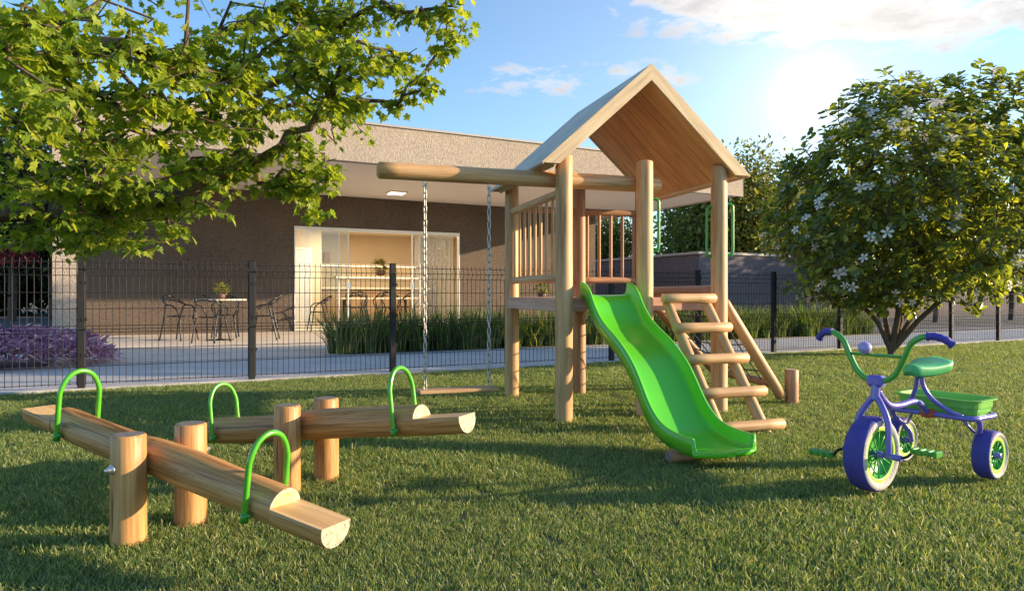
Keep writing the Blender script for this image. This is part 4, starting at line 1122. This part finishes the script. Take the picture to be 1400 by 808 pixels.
def branch_mesh(name, P, par, tips, r_tip, power, mat, sides=5, rmax=1.0, seedr=None, filt=None):
    n = len(P); cnt = np.zeros(n); cnt[tips] = 1
    for i in range(n - 1, 0, -1):
        if par[i] >= 0: cnt[par[i]] += cnt[i]
    rad = np.minimum(r_tip*np.maximum(cnt, 1)**power, rmax)
    b = MB(); big = MB()
    for i in range(1, n):
        j = par[i]
        if j < 0: continue
        r1 = rad[i]; r0 = min(rad[j], rad[i]*1.5)
        tgt = big if r0 > filt else b
        ext = (P[i] - P[j])*0.04
        tgt.tube([P[j] - ext, P[i] + ext], [r0, r1], sides if r0 > 0.008 else 4, caps=False)
    return b, big, rad
def lobes(ls, rg):
    out = []
    for (c, r, n) in ls:
        d = rg.normal(size=(n, 3)); d /= np.linalg.norm(d, axis=1, keepdims=True)
        out.append(np.array(c) + d*np.array(r)*(rg.random(n)**0.38)[:, None])
    return np.concatenate(out)
def px(x, y, Y): return np.array([(x - 700)/FPX*Y, Y, CAM_H + (404 - y)/FPX*Y])

# maple leaf template: five-pointed, folded along the midrib, Y from stalk to tip
_mv = [(0, 0), (0.16, -0.08), (0.42, 0.02), (0.30, 0.20), (0.62, 0.40), (0.34, 0.46), (0.36, 0.66), (0.16, 0.62), (0, 1.0),
       (-0.16, 0.62), (-0.36, 0.66), (-0.34, 0.46), (-0.62, 0.40), (-0.30, 0.20), (-0.42, 0.02), (-0.16, -0.08)]
_mz = [0.0] + [abs(x)*0.28 - 0.18*max(0, y - 0.3)**2 - 0.25*max(0, abs(x) - 0.3) for x, y in _mv[1:]]
MAPLE = (np.array([(x, y, z) for (x, y), z in zip(_mv, _mz)] + [(0, 0.36, -0.03)]), np.array([(i, (i + 1) % 16, 16) for i in range(16)]))

def maple_tree():
    rg = np.random.default_rng(21)
    base = np.array([-4.55, 3.35, 0.0])
    root = empty('maple_tree', base, 0, 'leafy green maple whose leaning boughs hang over the lawn, its trunk beyond the seesaws', 'tree')
    root['label'] = 'bright green lobed-leaf tree with boughs hanging in front of the clubhouse roof'
    L = []
    def lobe(x, y, Y, rx, ry, rd, n): L.append((px(x, y, Y), (rx/FPX*Y, rd, ry/FPX*Y), n))
    # boughs, each at its own distance
    lobe(90, 55, 2.7, 130, 105, 0.55, 80); lobe(250, 95, 3.1, 120, 80, 0.5, 75); lobe(120, 190, 3.2, 170, 75, 0.6, 100)
    lobe(330, 175, 3.6, 95, 65, 0.45, 70); lobe(230, 250, 3.9, 130, 55, 0.5, 75); lobe(100, 275, 3.7, 130, 50, 0.5, 75)
    lobe(400, 60, 3.5, 120, 80, 0.5, 85); lobe(490, 105, 3.6, 80, 50, 0.35, 42); lobe(560, 95, 3.7, 45, 30, 0.25, 14)
    lobe(425, 215, 3.7, 40, 40, 0.2, 20); lobe(420, 270, 3.8, 30, 22, 0.15, 10); lobe(380, 255, 3.9, 40, 20, 0.2, 12); lobe(195, 318, 4.2, 75, 26, 0.3, 32)
    lobe(480, 20, 3.8, 90, 35, 0.4, 36); lobe(600, 25, 3.7, 42, 26, 0.22, 14); lobe(615, 60, 3.7, 22, 16, 0.12, 5); lobe(625, -25, 3.6, 40, 50, 0.3, 12)
    lobe(55, 318, 4.3, 75, 24, 0.4, 28); lobe(20, 130, 2.4, 90, 120, 0.35, 34); lobe(120, 335, 4.4, 60, 14, 0.25, 12); lobe(590, 120, 3.75, 14, 14, 0.08, 3); lobe(450, 245, 3.7, 22, 20, 0.12, 5)
    lobe(300, -120, 3.4, 330, 130, 0.9, 110); lobe(-160, 120, 3.0, 160, 200, 0.7, 90); lobe(455, 150, 4.3, 55, 50, 0.4, 26)
    # more of the crown out of frame: over the trunk
    L.append(((-4.6, 3.4, 3.6), (1.5, 1.5, 1.0), 120)); L.append(((-3.6, 4.6, 3.5), (1.2, 1.0, 0.8), 60))
    pts = lobes(L, rg)
    seeds = [(base, -1), (base + (0.03, 0.02, 0.5), 0), (base + (0.10, 0.0, 1.0), 1), (base + (0.16, -0.02, 1.45), 2),
             (base + (0.30, -0.04, 1.8), 3), (base + (0.45, 0.05, 2.2), 4), (base + (0.5, 0.1, 2.7), 5),
             (base + (0.75, -0.12, 1.78), 3), (base + (1.3, -0.18, 1.82), 7), (base + (1.9, -0.1, 2.0), 8),
             (base + (0.7, 0.25, 1.35), 2), (base + (1.25, 0.5, 1.30), 10), (base + (1.8, 0.7, 1.36), 11)]
    P, par, tips = grow(pts, seeds, 0.16, 0.022, 0.03, rg, 0.55)
    b, big, rad = branch_mesh('b', P, par, tips, 0.0024, 0.52, None, 6, 0.15, filt=0.020)
    off = Matrix.Translation(-V(base))
    for mb in (b, big): mb.v = [tuple(off @ V(q)) for q in mb.v]
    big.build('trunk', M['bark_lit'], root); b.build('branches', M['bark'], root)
    # leaves round every tip and along the last twig
    pos = []; dr_ = []
    for t in tips:
        j = t; k = 0
        while k < 2 and par[j] >= 0:
            m = 7 if k == 0 else 4
            for _ in range(m):
                f = rg.random(); q = P[j]*(1 - f*0.8) + P[par[j]]*f*0.8
                a_ = rg.uniform(0, 2*math.pi); dd = np.array([math.cos(a_), math.sin(a_), rg.uniform(-1.3, 0.0)])
                pos.append(q + dd*0.05*rg.uniform(0.4, 1.1)); dr_.append(dd)
            j = par[j]; k += 1
    pos = np.array(pos) - base; dr_ = np.array(dr_); n = len(pos)
    no = np.column_stack([rg.normal(0, 0.55, n), rg.normal(0, 0.55, n), np.full(n, 1.0)])
    rot = frames(dr_, no); sc = rg.uniform(0.026, 0.064, n)
    # the 300 largest in view as leaves of their own
    wp = pos + base; uu = wp[:, 0]/wp[:, 1]*FPX + 700; vv = 404 - (wp[:, 2] - CAM_H)/wp[:, 1]*FPX
    vis = (uu > 0) & (uu < 660) & (vv > 0) & (vv < 400) & (wp[:, 1] > 1)
    size = np.where(vis, sc/wp[:, 1], 0); idx = np.argsort(-size)[:300]
    mask_ = np.ones(n, bool); mask_[idx] = False
    o = put('crown', scatter('crown', *MAPLE, pos[mask_], rot[mask_], sc[mask_], M['maple']), root); tag(o, kind='stuff')
    lm = fast_mesh('leaf', MAPLE[0], MAPLE[1], M['maple'])
    for i in idx:
        Mx = Matrix([list(rot[i][r_]*sc[i]) + [pos[i][r_]] for r_ in range(3)] + [[0, 0, 0, 1]])
        put('leaf', lm, root, Mx)
    return root
maple_tree()

# flowering tree
LEAF_OB = (np.array([(0, 0, 0), (0.16, 0.3, 0.04), (0.26, 0.66, 0.03), (0.13, 0.93, -0.02), (0, 1, -0.05), (-0.13, 0.93, -0.02), (-0.26, 0.66, 0.03), (-0.16, 0.3, 0.04), (0, 0.5, -0.03)]),
           np.array([(i, (i + 1) % 8, 8) for i in range(8)]))
def petal_flower():
    b = MB()
    for k in range(5):
        a_ = 2*math.pi*k/5; c_, s_ = math.cos(a_), math.sin(a_)
        pl = [(0.06, 0, 0.0), (0.42, 0.20, 0.12), (0.82, 0.24, 0.10), (1.0, 0.0, 0.02), (0.82, -0.24, 0.10), (0.42, -0.20, 0.12), (0.5, 0, 0.06)]
        vs = [(x*c_ - y*s_, x*s_ + y*c_, z) for x, y, z in pl]
        b.add(vs, [(i, (i+1) % 6, 6) for i in range(6)], 0, True)
    b.lathe([(0.02, 0.12), (0.14, 0.10), (0.18, 0.0)], 6, None, 1)
    return b.mesh('flower', [M['petal'], M['pistil']])
def flowering_tree():
    rg = np.random.default_rng(33)
    base = np.array([5.42, 9.75, 0.0])
    root = empty('flowering_tree', base, 0, 'rounded many-stemmed tree with dark glossy leaves and white flowers by the fence', 'tree')
    cx = px(1246, 275, 9.75)
    # points near the surface of an uneven round crown, fewer inside
    n = 1900; d = rg.normal(size=(n, 3)); d /= np.linalg.norm(d, axis=1, keepdims=True)
    az = np.arctan2(d[:, 1], d[:, 0])
    bumpy = 1 + 0.10*np.sin(3*az + 4*d[:, 2]) + 0.08*np.sin(5*az - 3*d[:, 2] + 1) + rg.normal(0, 0.05, n)
    rr = np.where(rg.random(n) < 0.72, rg.uniform(0.82, 1.0, n), rg.uniform(0.35, 0.85, n))*bumpy
    R3 = np.array([1.84, 1.8, 1.72]); pts = d*rr[:, None]*R3 + cx
    pts[:, 0] += 0.11*(pts[:, 2] - cx[2])
    pts = pts[pts[:, 2] > 0.60 + 0.16*rg.random(len(pts))]
    s = [(base, -1), (base + (0, 0, 0.06), 0)]
    for (x, y, Y, x2, y2, Y2) in ((1200, 440, 9.7, 1150, 385, 9.4), (1210, 432, 9.8, 1196, 330, 9.8), (1228, 432, 9.6, 1240, 340, 9.4), (1245, 438, 9.9, 1275, 360, 10.2), (1232, 440, 10.0, 1225, 330, 10.5), (1258, 436, 9.5, 1325, 380, 9.3)):
        i = len(s); s.append((px(x, y, Y), 1)); s.append((px((x + x2)/2, (y + y2)/2, (Y + Y2)/2) + rg.normal(0, 0.04, 3), i)); s.append((px(x2, y2, Y2), i + 1))
    P, par, tips = grow(pts, s, 0.3, 0.04, 0.02, rg, 0.5)
    b, big, rad = branch_mesh('b', P, par, tips, 0.0042, 0.37, None, 7, 0.05, filt=0.022)
    off = Matrix.Translation(-V(base))
    for mb in (b, big): mb.v = [tuple(off @ V(q)) for q in mb.v]
    big.build('trunk', M['bark'], root); b.build('branches', M['bark'], root)
    pos = []; dr_ = []
    for t in tips:
        q = P[t]; ax = q - cx; ax = ax/(np.linalg.norm(ax) + 1e-6) + np.array([0, 0, 0.7]) + rg.normal(0, 0.25, 3); ax /= np.linalg.norm(ax)
        e1 = np.cross(ax, [0.3, 0.2, 0.9]); e1 /= np.linalg.norm(e1); e2 = np.cross(ax, e1)
        for lev in range(2):
            m = 7; a0 = rg.uniform(0, 6.28)
            for k in range(m):
                a_ = a0 + 2*math.pi*k/m + rg.normal(0, 0.2)
                dd = (e1*math.cos(a_) + e2*math.sin(a_)) + ax*rg.uniform(0.05, 0.5)
                pos.append(q - ax*0.07*lev + dd*0.015); dr_.append(dd)
    pos = np.array(pos) - base; dr_ = np.array(dr_); n = len(pos)
    no = rg.normal(0, 0.35, (n, 3)) + np.array([0, 0, 1.0])
    o = put('crown', scatter('crown', *LEAF_OB, pos, frames(dr_, no), rg.uniform(0.085, 0.14, n), M['shrubleaf']), root); tag(o, kind='stuff')
    # flowers: stand proud of the outer rosettes
    fm = petal_flower()
    tp = P[tips]; out_ = np.linalg.norm((tp - cx)/R3, axis=1)
    cand = [i for i in range(len(tp)) if out_[i] > 0.85]
    wgt = np.array([1.0 + 1.2*max(0, (tp[i][2] - cx[2])/1.7) + (0.4 if tp[i][1] < cx[1] else -0.6) for i in cand]); wgt = np.clip(wgt, 0.1, None); wgt /= wgt.sum()
    for i in rg.choice(cand, 170, replace=False, p=wgt):
        q = tp[i]; ax = (q - cx); ax = ax/np.linalg.norm(ax) + np.array([0, -0.25, 0.75]) + rg.normal(0, 0.22, 3)
        for _ in range(rg.integers(1, 3)):
            pp = q + ax/np.linalg.norm(ax)*0.09 + rg.normal(0, 0.045, 3) - base
            Mx = Matrix.Translation(V(pp)) @ V(ax).to_track_quat('Z', 'Y').to_matrix().to_4x4() @ Matrix.Rotation(rg.uniform(0, 6), 4, 'Z') @ Matrix.Scale(rg.uniform(0.05, 0.085), 4)
            put('flower', fm, root, Mx)
flowering_tree()

# background trees: trunk with limbs, leaf-sized faces in clumps
def bg_tree(name, base, h, rad, label, mat, seed, leaf=0.3, nclump=170, per=16, group=None, trunk_h=0.3, flat=1.0, cat='tree'):
    rg = np.random.default_rng(seed); base = np.array(base, float)
    root = empty(name, base, 0, label, cat, group)
    c = np.array([0, 0, h*(trunk_h + (1 - trunk_h)/2)]); R3 = np.array([rad, rad*flat, h*(1 - trunk_h)/2])
    d = rg.normal(size=(nclump, 3)); d /= np.linalg.norm(d, axis=1, keepdims=True)
    az = np.arctan2(d[:, 1], d[:, 0]); bmp = 1 + 0.14*np.sin(3*az + seed + 3*d[:, 2]) + 0.05*rg.normal(size=nclump)
    pts = c + d*R3*((rg.random(nclump)**0.42)*0.95*bmp)[:, None]
    sd = [(np.zeros(3), -1), (np.array([0.02, 0, h*trunk_h*0.5])*1.0, 0), (np.array([0.05*h*0.1, 0, h*trunk_h*0.9]), 1), (np.array([0, 0.05, h*(trunk_h + 0.2)]), 2), (np.array([0.1, 0, h*(trunk_h + 0.42)]), 3)]
    P, par, tips = grow(pts, sd, 0.5*h/6, 0.05*h/6, 0.03, rg, 0.3)
    b, big, rr = branch_mesh('b', P, par, tips, 0.006*h/5, 0.52, None, 6, 0.03*h + 0.02, filt=0.0)
    big.v += []; big.build('trunk', M['bark'], root)
    pos = []; dr_ = []
    for q in pts:
        k = per; dd = rg.normal(size=(k, 3)); dd /= np.linalg.norm(dd, axis=1, keepdims=True)
        pos.append(q + dd*(rg.random(k)**0.5)[:, None]*rad*0.27); dr_.append(dd + np.array([0, 0, -0.3]))
    pos = np.concatenate(pos); dr_ = np.concatenate(dr_); n = len(pos)
    no = rg.normal(0, 0.6, (n, 3)) + np.array([0, 0, 1])
    o = put('crown', scatter('crown', *LEAF_OVAL, pos, frames(dr_, no), leaf*rg.uniform(0.6, 1.2, n), mat), root); tag(o, kind='stuff')
    return root
G1 = 'trees behind the grey outbuilding'
bg_tree('broadleaf_tree', (11.7, 36.0, 0), 8.0, 4.2, 'big olive green round tree rising behind the grey outbuilding', M['bgleaf'], 51, 0.27, 900, 44, None, 0.10)
bg_tree('broadleaf_tree', (5.7, 40.0, 0), 5.6, 1.9, 'lower olive tree seen between the tower balusters', M['bgleaf'], 52, 0.24, 300, 34, None, 0.15)
bg_tree('broadleaf_tree', (18.5, 38.0, 0), 7.5, 3.4, 'tall tree mostly hidden behind the white-flowered tree', M['bgleaf'], 53, 0.26, 320, 34, None, 0.2)
bg_tree('broadleaf_tree', (27.0, 40.0, 0), 7.0, 3.2, 'wide tree behind the far end of the grey outbuilding', M['bgleaf'], 54, 0.28, 300, 30, None, 0.2)
G2 = 'dark trees behind the left pillar'
for k, (x, y, h, r_) in enumerate(((-16.7, 22.8, 6.5, 2.3), (-15.9, 23.6, 6.2, 2.0), (-19.4, 24.5, 6.8, 2.6))):
    bg_tree('garden_tree', (x, y, 0), h, r_, 'dark green garden tree on the verge beyond the clubhouse pillar', M['darkleaf'], 60 + k, 0.26, 260, 26, 'dark trees on the verge', 0.26)
for k, (x, y, h, r_) in enumerate(((-24, 31, 5.5, 3.2), (-19.5, 33, 6.0, 3.2), (-15.2, 31.5, 5.2, 3.0), (-28, 30, 5.5, 3.2), (-11.5, 34, 5.5, 3.0), (-22.3, 29.2, 3.4, 2.3), (-18.2, 29.8, 3.2, 2.2), (-26.5, 28.0, 3.4, 2.3), (-14.6, 29.5, 3.2, 2.0))):
    bg_tree('tall_shrub', (x, y, 0), h, r_, ('tall dense dark shrub on the far side of the street' if k < 5 else 'low dark shrub in front of the tall ones across the street'), M['darkleaf'], 70 + k, 0.34, 300, 30, 'tall dark shrubs across the street' if k < 5 else 'low dark shrubs across the street', 0.02, cat='shrub')
for k, (x, y) in enumerate(((13.4, 21.6), (17.4, 23.8))):  # unseen trees, added to cast shade on the outbuilding wall
    bg_tree('shade_tree', (x, y, 0), 4.6, 1.7, 'added tree shading the grey outbuilding, hidden behind the white-flowered tree', M['bgleaf'], 84 + k, 0.2, 220, 30, 'added trees shading the outbuilding', 0.2)
rs = bg_tree('red_flower_shrub', (-10.9, 14.9, 0), 2.1, 0.5, 'slender shrub with dark red blossom left of the beige pillar', M['redflower'], 81, 0.10, 24, 12, None, 0.72, cat='shrub')

# lily clumps along the path
def blade_clump(name, nb, hmin, hmax, spread, wid, mat, seed, arch=0.7):
    rg = np.random.default_rng(seed); vs = []; ts = []; rd = []
    for i in range(nb):
        a_ = rg.uniform(0, 6.283); r0 = spread*0.35*math.sqrt(rg.random()); bx_, by_ = r0*math.cos(a_), r0*math.sin(a_)
        h = rg.uniform(hmin, hmax); la = a_ + rg.normal(0, 0.6); lean = rg.uniform(0.12, arch)*h
        w = wid*rg.uniform(0.7, 1.2); sx_, sy_ = -math.sin(la)*w/2, math.cos(la)*w/2
        b = len(vs); K = 5
        for k in range(K):
            t = k/(K - 1); q = t**1.9
            cx_, cy_ = bx_ + math.cos(la)*lean*q, by_ + math.sin(la)*lean*q; cz = h*(t - 0.30*(lean/h)*t**3)
            f = (0.8, 1, 0.9, 0.6, 0.05)[k]
            vs += [(cx_ - sx_*f, cy_ - sy_*f, cz), (cx_ + sx_*f, cy_ + sy_*f, cz)]
        for k in range(K - 1):
            o_ = b + 2*k; ts += [(o_, o_+1, o_+3), (o_, o_+3, o_+2)]
        rd += [rg.random()]*(2*K)
    return fast_mesh(name, np.array(vs), np.array(ts), mat, np.array(rd), True)
clumps = [blade_clump('lily_clump', 150, 0.36, 0.78, 0.62, 0.020, M['lily'], 90 + k, 0.95) for k in range(4)]
k = 0
for row, o0 in enumerate((2.82, 3.22)):
    s = 2.95 + 0.18*row
    while s < 14.6:
        me = clumps[k % 4]
        Mx = Matrix.Translation(fb(s + random.uniform(-0.06, 0.06), o0 + random.uniform(-0.08, 0.08), 0.0)) @ Matrix.Rotation(random.uniform(0, 6.28), 4, 'Z') @ Matrix.Diagonal((1, 1, random.uniform(0.85, 1.12), 1))
        c = put('lily_clump', me, None, Mx)
        tag(c, ('strap-leaved green clump in the border row beside the concrete path', 'strap-leaved green clump in the border row on the building side')[row], 'plant', ('strap-leaved clumps along the path', 'strap-leaved clumps on the building side')[row])
        if s < 3.1 and row == 0: c['label'] = 'strap-leaved green clump at the border end closest to the terrace table'; c['group'] = 'border end clump'
        s += 0.40; k += 1

# purple groundcover bed
def purple_bed():
    rg = np.random.default_rng(5); n = 7000
    s = rg.uniform(-9.0, 0.1, n*2); o = rg.uniform(2.0, 3.45, n*2)
    end = np.maximum(0, s + 0.9)/1.0
    keep = (end**2 + ((o - 2.75)/0.78)**2) < 1.0
    s, o = s[keep], o[keep]; n = len(s)
    top = 0.43*np.sqrt(np.clip(1 - (np.maximum(0, s + 0.9))**2 - ((o - 2.75)/0.85)**4, 0.05, 1)) + 0.05*np.sin(s*6)*np.cos(o*7)
    z = top*(rg.random(n)**0.45)
    pos = np.column_stack([FO.x + FU.x*s + FV.x*o, FO.y + FU.y*s + FV.y*o, z])
    a_ = rg.uniform(0, 6.283, n); dirs = np.column_stack([np.cos(a_), np.sin(a_), rg.uniform(-0.2, 1.1, n)])
    tv = np.array([(0, 0, 0), (0.13, 0.35, 0.06), (0.09, 0.75, 0.02), (0, 1, -0.10), (-0.09, 0.75, 0.02), (-0.13, 0.35, 0.06), (0, 0.5, -0.02)])
    return scatter('purple_groundcover', tv, LEAF_OVAL[1], pos, frames(dirs, rg.normal(0, 0.5, (n, 3)) + np.array([0, 0, 1])), rg.uniform(0.09, 0.17, n), M['purpleleaf'])
pbd = put('purple_groundcover', purple_bed()); tag(pbd, 'low mound of purple trailing foliage beside the path', 'groundcover', kind='stuff')
